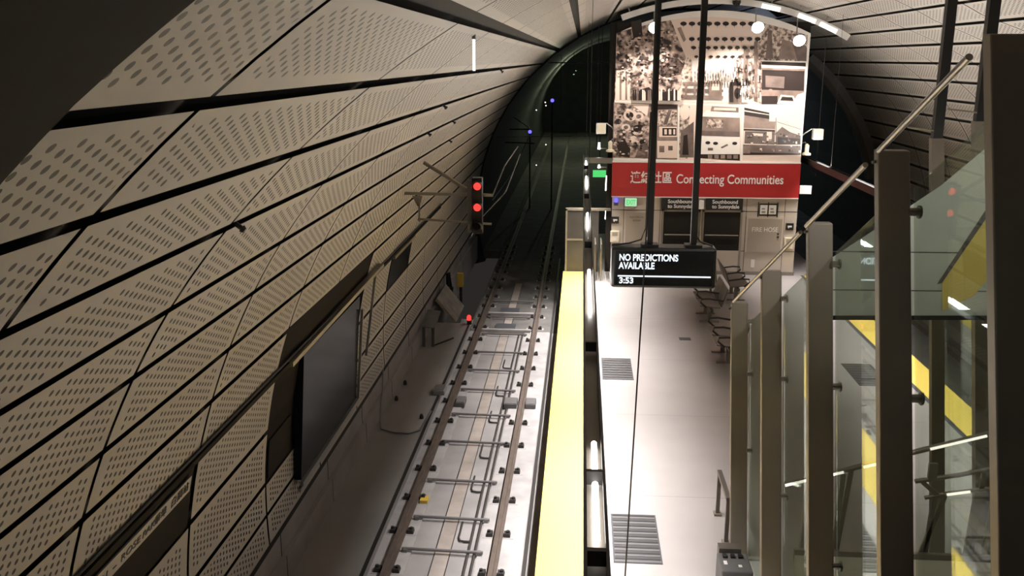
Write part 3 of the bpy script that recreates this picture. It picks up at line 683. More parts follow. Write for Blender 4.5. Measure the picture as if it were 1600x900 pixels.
# ================================================================== platform furniture
def grate(x0, x1, y0, y1, label, group='floor grates'):
    t = root('floor_grate', ((x0 + x1) / 2, (y0 + y1) / 2, 0), label, 'grate', group)
    b = MB(); b.box((x0, y0, 0), (x1, y1, .008), 'grate'); b.build('plate', t)
    b = MB(); n = 18; st = (y1 - y0) / n
    for i in range(n): b.box((x0 + .02, y0 + (i + .2) * st, .008), (x1 - .02, y0 + (i + .75) * st, .014), 'dark_pipe' if i % 2 else 'box_grey')
    b.build('slats', t)
grate(.50, 1.12, 10.65, 11.95, 'dark slatted floor grate nearest the viewer, left of the glass wall')
grate(.50, 1.12, 17.6, 18.95, 'dark slatted floor grate farther off below the hanging display')
grate(5.5, 6.1, 10.65, 11.95, 'dark slatted floor grate seen low through the glass wall')
grate(5.5, 6.1, 17.6, 18.95, 'dark slatted floor grate seen through the glass beside the right yellow strip')
tag(MB().box((2.30, 20.4, 0), (2.56, 20.6, .006), 'grate').build('floor_plate', loc=(2.43, 20.5, 0)), 'tiny dark plate set in the platform floor before the bench', 'floor plate')

def bench(y, x, flip, label):
    """three perforated seats on a beam with two pedestal legs"""
    s = -1 if not flip else 1
    t = root('bench', (x, y, 0), label, 'bench', 'platform benches')
    L = 1.5; P = lambda dx, dy, z: (x + s * dx, y + dy, z)
    b = MB(); b.hexa([P(-.05, -L / 2, .40), P(-.05, L / 2, .40), P(.02, L / 2, .40), P(.02, -L / 2, .40)], [P(-.05, -L / 2, .33), P(-.05, L / 2, .33), P(.02, L / 2, .33), P(.02, -L / 2, .33)], 'bench'); b.build('beam', t)
    for j in range(2):
        y0 = -L / 2 + j * L / 2 + .03; y1 = y0 + L / 2 - .06
        b = MB(); b.hexa([P(-.22, y0, .42), P(-.22, y1, .42), P(.27, y1, .47), P(.27, y0, .47)], [P(-.22, y0, .45), P(-.22, y1, .45), P(.27, y1, .50), P(.27, y0, .50)], 'bench'); b.build('seat', t, bevel=.01)
        b = MB(); b.hexa([P(-.22, y0, .46), P(-.22, y1, .46), P(-.36, y1, .90), P(-.36, y0, .90)], [P(-.25, y0, .46), P(-.25, y1, .46), P(-.39, y1, .90), P(-.39, y0, .90)], 'bench'); b.build('backrest', t, bevel=.01)
    for j in range(3):
        yy = -L / 2 + j * L / 2
        b = MB(); b.tube([P(-.28, yy, .62), P(.05, yy, .67), P(.24, yy, .66), P(.26, yy, .58), P(.12, yy, .46)], .022, 'clip'); b.build('armrest', t)
    for yy in (-L / 4, L / 4):
        b = MB(); b.bar(P(-.02, yy, 0), P(-.02, yy, .34), .09, .07, 'post'); b.bar(P(-.25, yy, .015), P(.22, yy, .015), .09, .03, 'post'); b.build('leg', t)
    return t
bench(22.35, 3.15, False, 'grey metal bench nearest the hanging display, facing the left track')
bench(19.2, 3.12, False, 'grey metal bench nearest the viewer, half behind the first glass post')
bench(24.5, 4.15, True, 'grey metal bench turned to the right track near the lift building')
t = root('leaning_rail', (3.55, 23.6, 0), 'dark slanted leaning panel behind the bench by the hanging display', 'leaning rail')
b = MB(); b.hexa([(3.48, 23.2, .5), (3.52, 23.2, .5), (3.52, 24.7, .5), (3.48, 24.7, .5)], [(3.40, 23.2, 1.15), (3.44, 23.2, 1.15), (3.44, 24.7, 1.15), (3.40, 24.7, 1.15)], 'post'); b.build('panel', t)
for y in (23.4, 24.4): b = MB(); b.bar((3.52, y, 0), (3.49, y, .55), .06, .06, 'post'); b.bar((3.42, y, .015), (3.62, y, .015), .08, .03, 'post'); b.build('leg', t)

t = root('hoop_rail', (2.0, 11.6, 0), 'low flat steel hoop rail on the floor before the first glass post', 'railing')
b = MB(); b.bar((1.99, 11.25, .0), (1.99, 11.25, .62), .05, .05, 'bench'); b.build('leg', t); b = MB(); b.bar((1.99, 12.05, .0), (1.99, 12.05, .62), .05, .05, 'bench'); b.build('leg', t)
b = MB(); b.bar((1.99, 11.22, .64), (1.99, 12.08, .64), .06, .05, 'bench'); b.build('top_bar', t)
for y in (11.19, 11.99): b = MB(); b.box((1.94, y, 0), (2.04, y + .12, .03), 'post'); b.build('foot', t)
t = root('control_cabinet', (1.86, 9.95, 0), 'low grey equipment cabinet at the foot of the first glass post', 'cabinet')
b = MB(); b.box((1.69, 9.7, 0), (2.05, 10.12, .5), 'box_grey'); b.build('body', t, bevel=.015)
for x in (1.77, 1.86, 1.95): b = MB(); b.box((x - .025, 9.99, .5), (x + .025, 10.06, .525), 'black'); b.build('switch', t)
for x, y, d in ((1.74, 9.85, .08), (1.90, 9.8, .05)): b = MB(); b.box((x, y, .5), (x + .04, y + d, .503), 'white'); b.build('sticker', t)
b = MB(); b.box((1.72, 10.14, .0), (1.98, 10.28, .54), 'bench'); b.build('back_plate', t)

# ================================================================== glass wall of the stairs
GX = 2.1
SLOPE = (6.30 - 3.08) / (4.94 - 11.96)
top_z = lambda y: 3.08 + (y - 11.96) * SLOPE
LEAN = .33
POSTS = [11.96, 10.12, 8.25, 6.51, 4.94]
names = ['shortest bronze glass-wall post at the bottom of the slope', 'second bronze glass-wall post up from the shortest', 'middle bronze glass-wall post, at the right of the headhouse view', 'wide bronze glass-wall post right of the middle one', 'tallest bronze glass-wall post at the right picture edge']
for y, nm in zip(POSTS, names):
    zt = top_z(y) + .02
    yb = y - zt * LEAN
    t = root('glass_wall_post', (GX, yb, 0), nm, 'post', 'glass wall posts')
    b = MB(); wx = .105; wy = .05
    b.hexa([(GX - wx, yb - wy, 0), (GX + wx, yb - wy, 0), (GX + wx, yb + wy, 0), (GX - wx, yb + wy, 0)], [(GX - wx, y - wy, zt), (GX + wx, y - wy, zt), (GX + wx, y + wy, zt), (GX - wx, y + wy, zt)], 'post'); b.build('shaft', t, bevel=.008)
    b = MB(); b.box((GX - .16, yb - .11, 0), (GX + .16, yb + .11, .025), 'steel'); b.build('base_plate', t)
    for f in (.42, .72, .93):
        zc = zt * f; yc = yb + (y - yb) * f - .06
        b = MB(); b.tube([(GX + .09, yc, zc), (GX + .15, yc, zc)], .028, 'handrail', 10); b.tube([(GX + .15, yc, zc), (GX + .165, yc, zc)], .045, 'handrail', 10); b.build('glass_clamp', t)
for i, (y0, y1) in enumerate(zip(POSTS[:-1], POSTS[1:])):
    z0, z1 = top_z(y0) - .22, top_z(y1) - .22
    t = root('glass_wall_section', (GX, (y0 + y1) / 2 - 1.2, 0), 'greenish glass pane, ' + ('between the two shortest bronze posts', 'between the second bronze post and the middle one', 'between the middle bronze post and the wide one', 'between the wide bronze post and the tallest one')[i], 'glass pane', 'stair wall panes')
    a0, a1 = y0 - z0 * LEAN - .07, y1 - z1 * LEAN + .07
    b = MB(); b.hexa([(GX + .12, a0, .03), (GX + .12, a1, .03), (GX + .12, y1 - .22 * LEAN + .07, z1), (GX + .12, y0 - .22 * LEAN - .07, z0)], [(GX + .132, a0, .03), (GX + .132, a1, .03), (GX + .132, y1 - .22 * LEAN + .07, z1), (GX + .132, y0 - .22 * LEAN - .07, z0)], 'glass'); b.build('pane', t)
y5 = POSTS[-1]
t = root('glass_wall_section', (GX, 3.5, 0), 'greenish glass pane cut off by the right picture edge', 'glass pane', 'stair wall panes')
b = MB(); z5 = top_z(y5) - .22; b.hexa([(GX + .12, y5 - z5 * LEAN - .07, .03), (GX + .12, 1.5, .03), (GX + .12, 3.6, 6.5), (GX + .12, y5 - .14, z5)], [(GX + .132, y5 - z5 * LEAN - .07, .03), (GX + .132, 1.5, .03), (GX + .132, 3.6, 6.5), (GX + .132, y5 - .14, z5)], 'glass'); b.build('pane', t)
# end pane, between the foot of the slope and the platform
t = root('sloping_handrail', (GX, 8.0, 4.6), 'steel handrail sloping up along the top of the glass wall', 'handrail')
b = MB()
for ya, yb in ((11.62, 8.36), (8.16, 6.63), (6.36, 5.05)):
    b = MB(); b.tube([(GX - .13, ya, top_z(ya) - .04), (GX - .13, yb, top_z(yb) - .04)], .020, 'handrail', 10); b.build('tube', t, smooth=True)
for y in POSTS[:4]:
    b = MB(); b.tube([(GX - .13, y - .04, top_z(y) - .06), (GX - .09, y, top_z(y) - .06)], .012, 'handrail'); b.build('bracket', t)

# dark poles behind the glass, floor to vault
for x, y, nm in ((4.6, 12.55, 'tall dark pole rising to the vault behind the glass wall, left of a pair'), (4.6, 11.28, 'tall dark pole rising to the vault behind the glass wall, right of a pair')):
    t = root('vault_pole', (x, y, 0), nm, 'pole', 'poles behind the glass wall')
    zt = VCZ + math.sqrt(VR ** 2 - (x - VCX) ** 2)
    zj = 5.2 if y > 12 else 5.5
    b = MB(); b.box((x - .06, y - .05, zj), (x + .06, y + .05, zt), 'black'); b.build('shaft', t)
    b = MB(); yb = y - zj * .30
    b.hexa([(x - .08, yb - .05, 0), (x + .08, yb - .05, 0), (x + .08, yb + .05, 0), (x - .08, yb + .05, 0)], [(x - .08, y - .05, zj), (x + .08, y - .05, zj), (x + .08, y + .05, zj), (x - .08, y + .05, zj)], 'post'); b.build('leaning_post', t)
    b = MB(); b.box((x - .13, yb - .1, 0), (x + .13, yb + .1, .03), 'steel'); b.build('base_plate', t)
    b = MB(); b.tube([(x - .07, y - .06, zj + .1), (x - .40, y - .06, zj + .14)], .010, 'handrail'); b.build('side_rod', t)
t = root('rear_glass', (4.72, 10.5, 0), 'far greenish glass pane between the two tall dark poles', 'glass pane')
b = MB(); b.hexa([(4.70, 11.0, .03), (4.70, 8.0, .03), (4.70, 8.8, 5.6), (4.70, 12.4, 4.6)], [(4.712, 11.0, .03), (4.712, 8.0, .03), (4.712, 8.8, 5.6), (4.712, 12.4, 4.6)], 'glass_far'); b.build('pane', t)

# stair landing, painted reflection panel and handrails inside the glass
t = root('stair_landing', (3.4, 8.3, 0), 'pale stair landing with slotted edge at the bottom right behind the glass', 'landing')
b = MB(); b.box((2.28, 7.0, .95), (4.75, 8.88, 1.2), 'landing'); b.build('slab', t)
b = MB(); b.box((2.28, 8.88, 1.12), (4.75, 8.93, 1.26), 'steel'); b.build('edge_strip', t)
b = MB()
for i in range(7):
    x = 2.4 + i * .33
    for j in range(3): b.box((x + j * .02, 8.2 - j * .13, 1.2), (x + .17 + j * .02, 8.26 - j * .13, 1.204), 'box_grey')
b.build('slots', t)
b = MB(); b.poly([(3.12, 8.9, 1.205), (3.20, 8.9, 1.205), (3.46, 7.6, 1.205), (3.26, 7.6, 1.205)], 'tile_yellow'); b.build('yellow_marking', t)
for x in (2.36, 4.67): b = MB(); b.box((x - .06, 7.2, 0), (x + .06, 7.3, .95), 'post'); b.box((x - .06, 8.8, 0), (x + .06, 8.9, .95), 'post'); b.build('support', t)

t = root('stair_handrail', (3.3, 9.0, 1.2), 'dark steel stair handrail with lit strips across the landing behind glass', 'handrail')
P = lambda px, py: tuple(at(px, py, 1, 9.0))
b = MB(); b.tube([P(1226, 757), P(1300, 740), P(1430, 706), P(1552, 676), P(1563, 682), P(1565, 700)], .028, 'post', 10); b.tube([P(1565, 700), P(1562, 735), P(1530, 900)], .030, 'post', 10); b.build('upper_rail', t, smooth=True)
b = MB(); b.tube([P(1430, 752), P(1500, 742), P(1564, 729)], .024, 'post', 10); b.build('lower_rail', t, smooth=True)
b = MB(); b.tube([P(1445, 778), P(1480, 771), P(1600, 757), P(1640, 752)], .020, 'post', 10); b.build('far_rail', t, smooth=True)
for a, c, y in ((1226, 1259, 754.5), (1299, 1317, 738), (1348, 1381, 726), (1452, 1540, 698), (1478, 1514, 769), (1566, 1600, 761)):
    sl = -.235 if c < 1545 and y < 760 else -.13
    p, q = Vector(P(a, y + 2)), Vector(P(c, y + 2 + (c - a) * sl))
    b = MB(); b.tube([p + Vector((0, -.03, 0)), q + Vector((0, -.03, 0))], .014, 'rail_light'); b.build('light_strip', t)
for a, ya, c, yc in ((1460, 775, 1445, 866), (1478, 770, 1436, 870), (1538, 735, 1516, 868), (1526, 768, 1508, 868), (1440, 752, 1470, 778), (1330, 735, 1305, 868), (1318, 740, 1300, 868)):
    b = MB(); b.bar(P(a, ya), P(c, yc), .045, .03, 'post', up=(0, 1, 0)); b.build('baluster', t)
t = tag(MB().box((3.575, 8.98, 2.05), (3.66, 9.02, 2.22), 'post').build('hanging_tag', loc=(3.62, 9.0, 2.05)), 'small dark diamond-like tag hanging under the lit stair handrail', 'tag')
t = root('reflection_panel', (3.3, 9.2, 3.75), 'pale green-grey panel painting the reflected floor and yellow strip behind the glass', 'reflection panel')  # panel paints in the floor reflection seen in the stair glass
Q = lambda px, py, d=0: tuple(at(px, py, 1, 9.15 - d))
loop = [(1296, 495), (1330, 495), (1420, 495), (1600, 495), (1640, 130), (1560, 215), (1470, 290), (1380, 350), (1296, 405)]
b = MB(); b.hexa([Q(*p, d=-.06) for p in loop], [Q(*p) for p in loop], 'reflection_pale')
for y_ in (392, 452): b.poly([Q(1297, y_, .003), Q(1600, y_ + 3, .003), Q(1600, y_ + 4.6, .003), Q(1297, y_ + 1.6, .003)], 'box_grey')
b.build('reflected_floor', t)
b = MB(); b.poly([Q(1472, 440, .004), Q(1546, 335, .004), Q(1546, 432, .004), Q(1522, 462, .004), Q(1472, 486, .004)], 'tile_yellow'); b.build('reflected_strip', t)
b = MB(); b.poly([Q(1464, 444, .005), Q(1540, 328, .005), Q(1546, 334, .005), Q(1472, 442, .005)], 'box_grey'); b.build('stripe_edge', t)
b = MB(); b.hexa([Q(1292, 493, -.07), Q(1600, 493, -.07), Q(1600, 500, -.07), Q(1292, 500, -.07)], [Q(1292, 493, .02), Q(1600, 493, .02), Q(1600, 500, .02), Q(1292, 500, .02)], 'black'); b.build('bottom_rail', t)
for x in (2.46, 4.5): b = MB(); b.box((x - .05, 9.16, 0), (x + .05, 9.24, 3.9), 'post'); b.build('support', t)

# ================================================================== left track
RZ = -.9
for x, nm in ((-2.715, 'brown steel rail of the left track, next to the walkway'), (-1.19, 'brown steel rail of the left track, next to the platform')):
    t = root('running_rail', (x, 30, -1.045), nm, 'rail', 'rails of the left track')
    b = MB(); b.box((x - .035, -3, -.945), (x + .035, 90, RZ), 'rail'); b.build('head', t)
    b = MB(); b.box((x - .010, -3, -1.02), (x + .010, 90, -.945), 'rail'); b.build('web', t)
    b = MB(); b.box((x - .075, -3, -1.04), (x + .075, 90, -1.02), 'rail'); b.build('foot', t)
for x in (7.9, 9.43):
    t = tag(MB().box((x - .035, -3, -1.07), (x + .035, 90, -.92), 'rail').build('running_rail', loc=(x, 30, -1.07)), f'dim rail of the right track, {"nearer" if x < 8 else "farther from"} the platform', 'rail', 'rails of the right track')
# fasteners
def fastener(x, y, label, group):
    t = root('rail_fastener', (x, y, -1.045), label, 'rail fastener', group)
    b = MB(); b.box((x - .24, y - .10, -1.045), (x + .24, y + .10, -1.040), 'plinth'); b.build('plate', t)
    for s in (-1, 1):
        b = MB(); b.hexa([(x + s * .085, y - .07, -1.04), (x + s * .19, y - .07, -1.04), (x + s * .19, y + .07, -1.04), (x + s * .085, y + .07, -1.04)], [(x + s * .09, y - .055, -.985), (x + s * .18, y - .06, -.985), (x + s * .18, y + .06, -.985), (x + s * .09, y + .055, -.985)], 'clip')
        b.tube([(x + s * .15, y, -.985), (x + s * .15, y, -.955)], .028, 'clip', 6); b.build('clip', t)
    return t
fy = [11.98 + 1.145 * k for k in range(-1, 22)]
for x, w_ in ((-2.715, 'walkway-side rail'), (-1.19, 'platform-side rail')):
    g = 'fasteners on the ' + w_; p0 = None
    for k, y in enumerate(fy):
        lb = f'black fastener clamping the {w_}, {ORD[k]} from the bottom of the view'
        if p0 is None: p0 = fastener(x, y, lb, g)
        else: dup(p0, (x, y, -1.045), lb, g)
# cross pipes between the rails
ty = [12.53, 13.55, 14.92, 16.62, 18.05, 19.55, 20.9, 22.3, 23.9, 25.6, 27.4]
c0 = None
for k, y in enumerate(ty):
    lb = f'grey pipe lying across between the rails, {ORD[k]} from the bottom of the view'
    if c0 is None:
        c0 = root('cross_pipe', (-2.0, y, -1.0), lb, 'pipe', 'pipes across the track')
        b = MB(); b.tube([(-2.61, y + .02, -1.0), (-1.37, y - .02, -1.0)], .026, 'pipe', 8); b.build('tube', c0)
        for xa, ya in ((-2.58, y - .03), (-1.46, y - .05)): b = MB(); b.box((xa, ya, -1.07), (xa + .06, ya + .08, -.99), 'pipe'); b.build('saddle', c0)
    else: dup(c0, (-2.0, y, -1.0), lb, 'pipes across the track')
for x, nm in ((-1.60, 'inner'), (-1.50, 'outer')):
    tag(MB().tube([(x, -3, -1.045), (x, 24, -1.045)], .022, 'dark_pipe', 8).build('conduit', loc=(x, 10, -1.07)), f'dark conduit running along the track bed, {nm} one of the close pair', 'conduit', 'conduits along the track')
for k, y in enumerate((12.9, 14.6, 16.0, 17.75, 19.3, 21.2)):
    yb = y
    tag(MB().tube([(-1.80, yb + .62, -1.045), (-1.80, yb + .12, -1.045), (-1.77, yb + .02, -1.045), (-1.70, yb, -1.045), (-1.625, yb, -1.045)], .016, 'dark_pipe', 6).build('hooked_conduit', loc=(-1.8, yb, -1.07)), f'hook-shaped thin conduit branching on the track bed, {ORD[k]} from the bottom of the view', 'conduit', 'hooked conduits')
for k, (x0, x1, m_) in enumerate(((-2.60, -2.40, 'box_grey'), (-1.56, -1.28, 'box_grey'), (-1.10, -.88, 'box_grey'), (-3.08, -2.83, 'walk'))):
    t = root('track_box', ((x0 + x1) / 2, 18.75, -1.05), 'low grey box in the row across the track, ' + ('inside the walkway-side rail', 'inside the platform-side rail', 'between the platform-side rail and the platform', 'beside the walkway edge')[k], 'box', 'track boxes')
    z0 = -1.05 if k < 3 else -.79
    b = MB(); b.box((x0, 18.55, z0), (x1, 18.95, z0 + .11), m_); b.build('body', t, bevel=.01)
    b = MB(); b.box((x0 + .015, 18.57, z0 + .11), (x1 - .015, 18.93, z0 + .12), 'pipe'); b.build('lid', t)
tag(MB().box((-2.60, 14.1, -1.045), (-2.47, 14.28, -.99), 'yellow_post').build('wood_block', loc=(-2.53, 14.2, -1.045)), 'small tan block beside the walkway-side rail', 'block')
b = MB(); b.tube([(-3.99, 17.9, .05), (-3.95, 17.6, -.3), (-3.9, 17.2, -.40), (-3.86, 16.9, -.72), (-3.78, 16.6, -.776), (-3.5, 16.45, -.776), (-3.2, 16.42, -.776), (-3.02, 16.6, -.776), (-2.96, 17.6, -.776)], .016, 'pipe', 8)
tag(b.build('loose_cable', loc=(-3.5, 16.5, -.8), smooth=True), 'thin grey cable dropping down the low wall and over the walkway', 'cable')
for i, (px, py) in enumerate(((598, 600), (596, 625), (695, 655))):
    p = at(px, py, 2, -.80); p.x = min(max(p.x, -3.8), -3.1)
    tag(MB().tube([(p.x, p.y, -.8), (p.x, p.y, -.74), (p.x, p.y, -.70)], [.04, .04, .02], 'clip', 8).build('anchor_stub', loc=(p.x, p.y, -.8)), 'small dark anchor stub on the walkway slab, ' + ('farthest', 'middle', 'nearest the cable')[i] + ' of three', 'anchor', 'anchor stubs')

# signal on its bracket
S_Y = 16.25
t = root('rail_signal', (-1.84, S_Y, 3.6), 'black rail signal with two lit red lamps on a wall bracket', 'signal')
c1, c2 = at(745, 292, 1, S_Y - .12), at(745, 325, 1, S_Y - .12); c3 = at(744, 355, 1, S_Y - .12)
b = MB(); x0, x1 = c1.x - .095, c1.x + .085; b.box((x0, S_Y - .06, c3.z - .13), (x1, S_Y + .12, c1.z + .15), 'black'); b.build('housing', t, bevel=.01)
b = MB(); b.box((x0 - .09, S_Y + .0, c3.z - .12), (x0 - .01, S_Y + .10, c1.z + .1), 'box_grey'); b.build('mounting_box', t)
for c, m_ in ((c1, 'red_glow'), (c2, 'red_glow'), (c3, 'black_gloss')):
    b = MB(); b.tube([(c.x, S_Y - .06, c.z), (c.x, S_Y - .10, c.z)], [.068, .060], m_, 16); ln = b.build('lens', t); 
    b = MB()
    for i in range(9):
        a0, a1 = math.pi * (-.1 + i * 1.2 / 9), math.pi * (-.1 + (i + 1) * 1.2 / 9); r_ = .095
        p = lambda a, y, r: (c.x + r * math.cos(a), y, c.z + r * math.sin(a))
        b.hexa([p(a0, S_Y - .06, r_), p(a1, S_Y - .06, r_), p(a1, S_Y - .06, r_ + .008), p(a0, S_Y - .06, r_ + .008)], [p(a0, S_Y - .22, r_), p(a1, S_Y - .22, r_), p(a1, S_Y - .22, r_ + .008), p(a0, S_Y - .22, r_ + .008)], 'black')
    b.build('visor', ln)
P = lambda px, py: tuple(at(px, py, 1, S_Y + .13))
b = MB(); b.bar(P(630, 302), P(770, 305), .05, .05, 'post'); b.build('upper_arm', t)
b = MB(); b.bar(P(653, 342), P(768, 350), .035, .035, 'post'); b.build('lower_arm', t)
b = MB(); b.bar(P(655, 304), P(655, 346), .03, .03, 'post', up=(0, 1, 0)); b.poly([P(644, 306), P(660, 306), P(656, 322), P(652, 322)], 'post'); b.build('strut', t)
b = MB(); b.bar(tuple(at(662, 254, 1, S_Y + .62)), P(735, 299), .05, .05, 'post'); b.build('brace', t)
b = MB(); p = P(770, 305); q = P(768, 350); b.tube([p, (p[0] + .16, S_Y + .7, p[2] + .45), (p[0] + .25, S_Y + 3, p[2] + .60)], .012, 'pipe', 6); b.tube([P(735, 372), P(748, 345), P(790, 300), (p[0] + .30, S_Y + 3, p[2] + .45)], .010, 'pipe', 6); b.build('cable', t)
p = at(745, 484, 2, -.80); p.x = -2.95
t = root('marker_lamp', (p.x, p.y, -.8), 'small red lamp glowing at the end of the walkway beside the rail', 'lamp')
b = MB(); b.box((-3.01, 24.02, -.79), (-2.89, 24.14, -.66), 'black'); b.build('base', t)
b = MB(); b.tube([(-2.95, 24.01, -.66), (-2.95, 24.01, -.56), (-2.95, 24.01, -.52)], [.06, .06, .03], 'red_glow', 10); b.build('lens', t)

# clutter at the end of the walkway
t = root('small_stand', (-3.75, 22.0, -.8), 'grey sheet-metal stand on two legs by the low wall', 'stand')
b = MB(); b.hexa([(-3.90, 22.0, -.30), (-3.55, 21.9, -.30), (-3.55, 22.9, -.14), (-3.90, 23.0, -.14)], [(-3.90, 22.0, -.27), (-3.55, 21.9, -.27), (-3.55, 22.9, -.11), (-3.90, 23.0, -.11)], 'board'); b.build('top', t)
for x in (-3.85, -3.62): b = MB(); b.bar((x, 22.0, -.8), (x, 22.05, -.29), .07, .04, 'box_grey'); b.build('leg', t)
b = MB(); b.bar((-3.62, 22.0, -.77), (-3.2, 22.7, -.77), .03, .03, 'dark_pipe'); b.build('foot_bar', t)
t = root('leaning_board', (-3.78, 24.9, -.8), 'pale board leaning by the low wall beyond the small stand', 'board')
b = MB(); b.hexa([(-3.92, 24.3, -.20), (-3.40, 24.3, -.8), (-3.33, 24.3, -.8), (-3.86, 24.3, -.15)], [(-3.92, 26.0, -.20), (-3.40, 26.0, -.8), (-3.33, 26.0, -.8), (-3.86, 26.0, -.15)], 'sheet'); b.build('panel', t)
t = root('yellow_marker', (-3.6, 27.3, -1.07), 'small yellow box marker standing beyond the leaning board', 'marker')
b = MB(); b.box((-3.64, 27.3, -1.07), (-3.56, 27.36, -.55), 'clip'); b.build('post', t); b = MB(); b.box((-3.70, 27.24, -.55), (-3.52, 27.38, -.12), 'yellow_post'); b.build('head', t, bevel=.01)
t = root('dark_frame', (-3.85, 26.6, -.8), 'black narrow frame standing left of the yellow marker', 'frame')
b = MB(); b.bar((-3.88, 26.5, -1.07), (-3.88, 26.5, .05), .08, .08, 'black', up=(0, 1, 0)); b.bar((-3.70, 26.6, -1.07), (-3.86, 26.6, .05), .08, .08, 'black', up=(0, 1, 0)); b.build('legs', t)
b = MB(); b.box((-3.90, 26.48, -.45), (-3.72, 26.62, -.39), 'black'); b.build('cross_bar', t)
tag(MB().hexa([(-3.3, 24.4, -1.068), (-2.99, 24.35, -1.068), (-2.99, 25.4, -1.068), (-3.35, 25.5, -1.068)], [(-3.3, 24.4, -1.05), (-2.99, 24.35, -1.05), (-2.99, 25.4, -1.045), (-3.35, 25.5, -1.05)], 'sheet').build('loose_sheet', loc=(-3.2, 25, -1.07)), 'pale crumpled sheet lying by the red marker lamp', 'sheet')
for k, y in enumerate((24.2, 25.9)):
    t = root('drain_beam', (-2.0, y, -1.0), ('pale cross beam with a drain box between the rails, nearer', 'pale cross beam with a drain box between the rails, farther')[k], 'cross beam', 'beams at the bed change')
    b = MB(); b.box((-2.62, y, -1.07), (-1.30, y + .12, -.97), 'plinth'); b.build('beam', t)
    b = MB(); b.box((-2.3, y + .25, -1.07), (-1.75, y + .8, -1.02), 'grate'); b.build('drain_box', t)

# ================================================================== fittings on the left cladding
def wall_pt(ang, y, off=0): return Vector(vp(ang, y, VR - off))
# station-name band
t = root('station_name_sign', tuple(wall_pt(168, 6)), 'dark band with the pale station-name strip on the left wall', 'sign')
b = MB()
for i in range(6):
    A, B = 165.5 + i * .92, 165.5 + (i + 1) * .92
    b.hexa([vp(A, 3.0, VR + .01), vp(A, 8.18, VR + .01), vp(B, 8.18, VR + .01), vp(B, 3.0, VR + .01)], [vp(A, 3.0, VR + .03), vp(A, 8.18, VR + .03), vp(B, 8.18, VR + .03), vp(B, 3.0, VR + .03)], 'collar')
b.build('backing', t)
a0, a1 = 166.2, 167.5
p0, p1 = wall_pt(a0, 0, .02), wall_pt(a1, 0, .02); dn = (p1 - p0); hgt = dn.length
b = MB(); b.hexa([(p0.x, 3.2, p0.z), (p0.x, 8.06, p0.z), (p1.x, 8.06, p1.z), (p1.x, 3.2, p1.z)], [(p0.x - .02, 3.2, p0.z), (p0.x - .02, 8.06, p0.z), (p1.x - .02, 8.06, p1.z), (p1.x - .02, 3.2, p1.z)], 'plain_panel'); b.build('strip', t)
up = (p0 - p1).normalized(); yv = Vector((0, 1, 0)); nrm = yv.cross(up)
rot = Matrix((yv, up, nrm)).transposed().to_euler()
q = p1 + up * hgt * .30 + nrm * .004
for wd, yy, ww in (('CHINATOWN', 5.55, .86), ('-', 6.50, .06), ('ROSE', 6.64, .34), ('PAK', 7.03, .24)): text('lettering', wd, .10, (q.x, yy, q.z), rot, 'letter_dark', t, width=ww)
text('chinese_lettering', '華埠', .11, (q.x, 7.26, q.z), rot, 'letter_dark', t, width=.24); text('chinese_lettering', '白蘭站', .11, (q.x, 7.60, q.z), rot, 'letter_dark', t, width=.38)

# recessed advertising display
t = root('advertising_display', (-3.8, 13, .5), 'tall dark framed display set into the left wall above the track', 'display')
b = MB()
for i in range(5):
    A, B = 160.6 + i * 3.3, 160.6 + (i + 1) * 3.3
    b.hexa([vp(A, 10.5, VR + .02), vp(A, 15.6, VR + .02), vp(B, 15.6, VR + .02), vp(B, 10.5, VR + .02)], [vp(A, 10.5, VR + .04), vp(A, 15.6, VR + .04), vp(B, 15.6, VR + .04), vp(B, 10.5, VR + .04)], 'recess')
b.build('recess', t)
b = MB(); b.hexa([(-3.84, 11.75, .46), (-3.84, 15.0, .46), (-3.70, 15.0, 2.30), (-3.70, 11.75, 2.30)], [(-3.94, 11.75, .46), (-3.94, 15.0, .46), (-3.84, 15.0, 2.30), (-3.84, 11.75, 2.30)], 'black_gloss'); b.build('screen', t)
b = MB(); b.bar((-3.82, 11.70, .42), (-3.82, 15.1, .42), .05, .06, 'frame'); b.bar((-3.86, 11.70, .33), (-3.86, 15.1, .33), .05, .04, 'frame'); b.build('bottom_rail', t)
b = MB(); b.bar((-3.82, 15.05, .42), (-3.68, 15.05, 2.05), .045, .05, 'frame', up=(0, 1, 0)); b.build('side_rail', t)
b = MB(); b.bar((-3.85, 15.9, .95), (-3.62, 15.9, 2.5), .04, .04, 'pipe', up=(0, 1, 0)); b.build('far_rail', t)
b = MB(); b.bar((-3.66, 11.0, 2.42), (-3.60, 16.3, 2.55), .10, .06, 'post'); b.build('top_channel', t)
b = MB()
for i in range(4): b.hexa([vp(172.3 + i * 1.0, 10.7, VR + .015), vp(172.3 + i * 1.0, 11.6, VR + .015), vp(173.3 + i, 11.6, VR + .015), vp(173.3 + i, 10.7, VR + .015)], [vp(172.3 + i, 10.7, VR - .005), vp(172.3 + i, 11.6, VR - .005), vp(173.3 + i, 11.6, VR - .005), vp(173.3 + i, 10.7, VR - .005)], 'collar')
b.build('side_panel', t)
t = root('wall_display', (-3.75, 19, 1.7), 'small dark panel set high in the left wall beyond the large display', 'display')
b = MB()
for i in range(5):
    A, B = 165.5 + i * 1.1, 165.5 + (i + 1) * 1.1
    b.hexa([vp(A, 17.9, VR), vp(A, 20.15, VR), vp(B, 20.15, VR), vp(B, 17.9, VR)], [vp(A, 17.9, VR + .03), vp(A, 20.15, VR + .03), vp(B, 20.15, VR + .03), vp(B, 17.9, VR + .03)], 'black_gloss')
b.build('panel', t); b = MB(); b.bar(vp(165.6, 17.9, VR - .03), vp(165.6, 20.2, VR - .03), .05, .06, 'post'); b.build('top_trim', t)
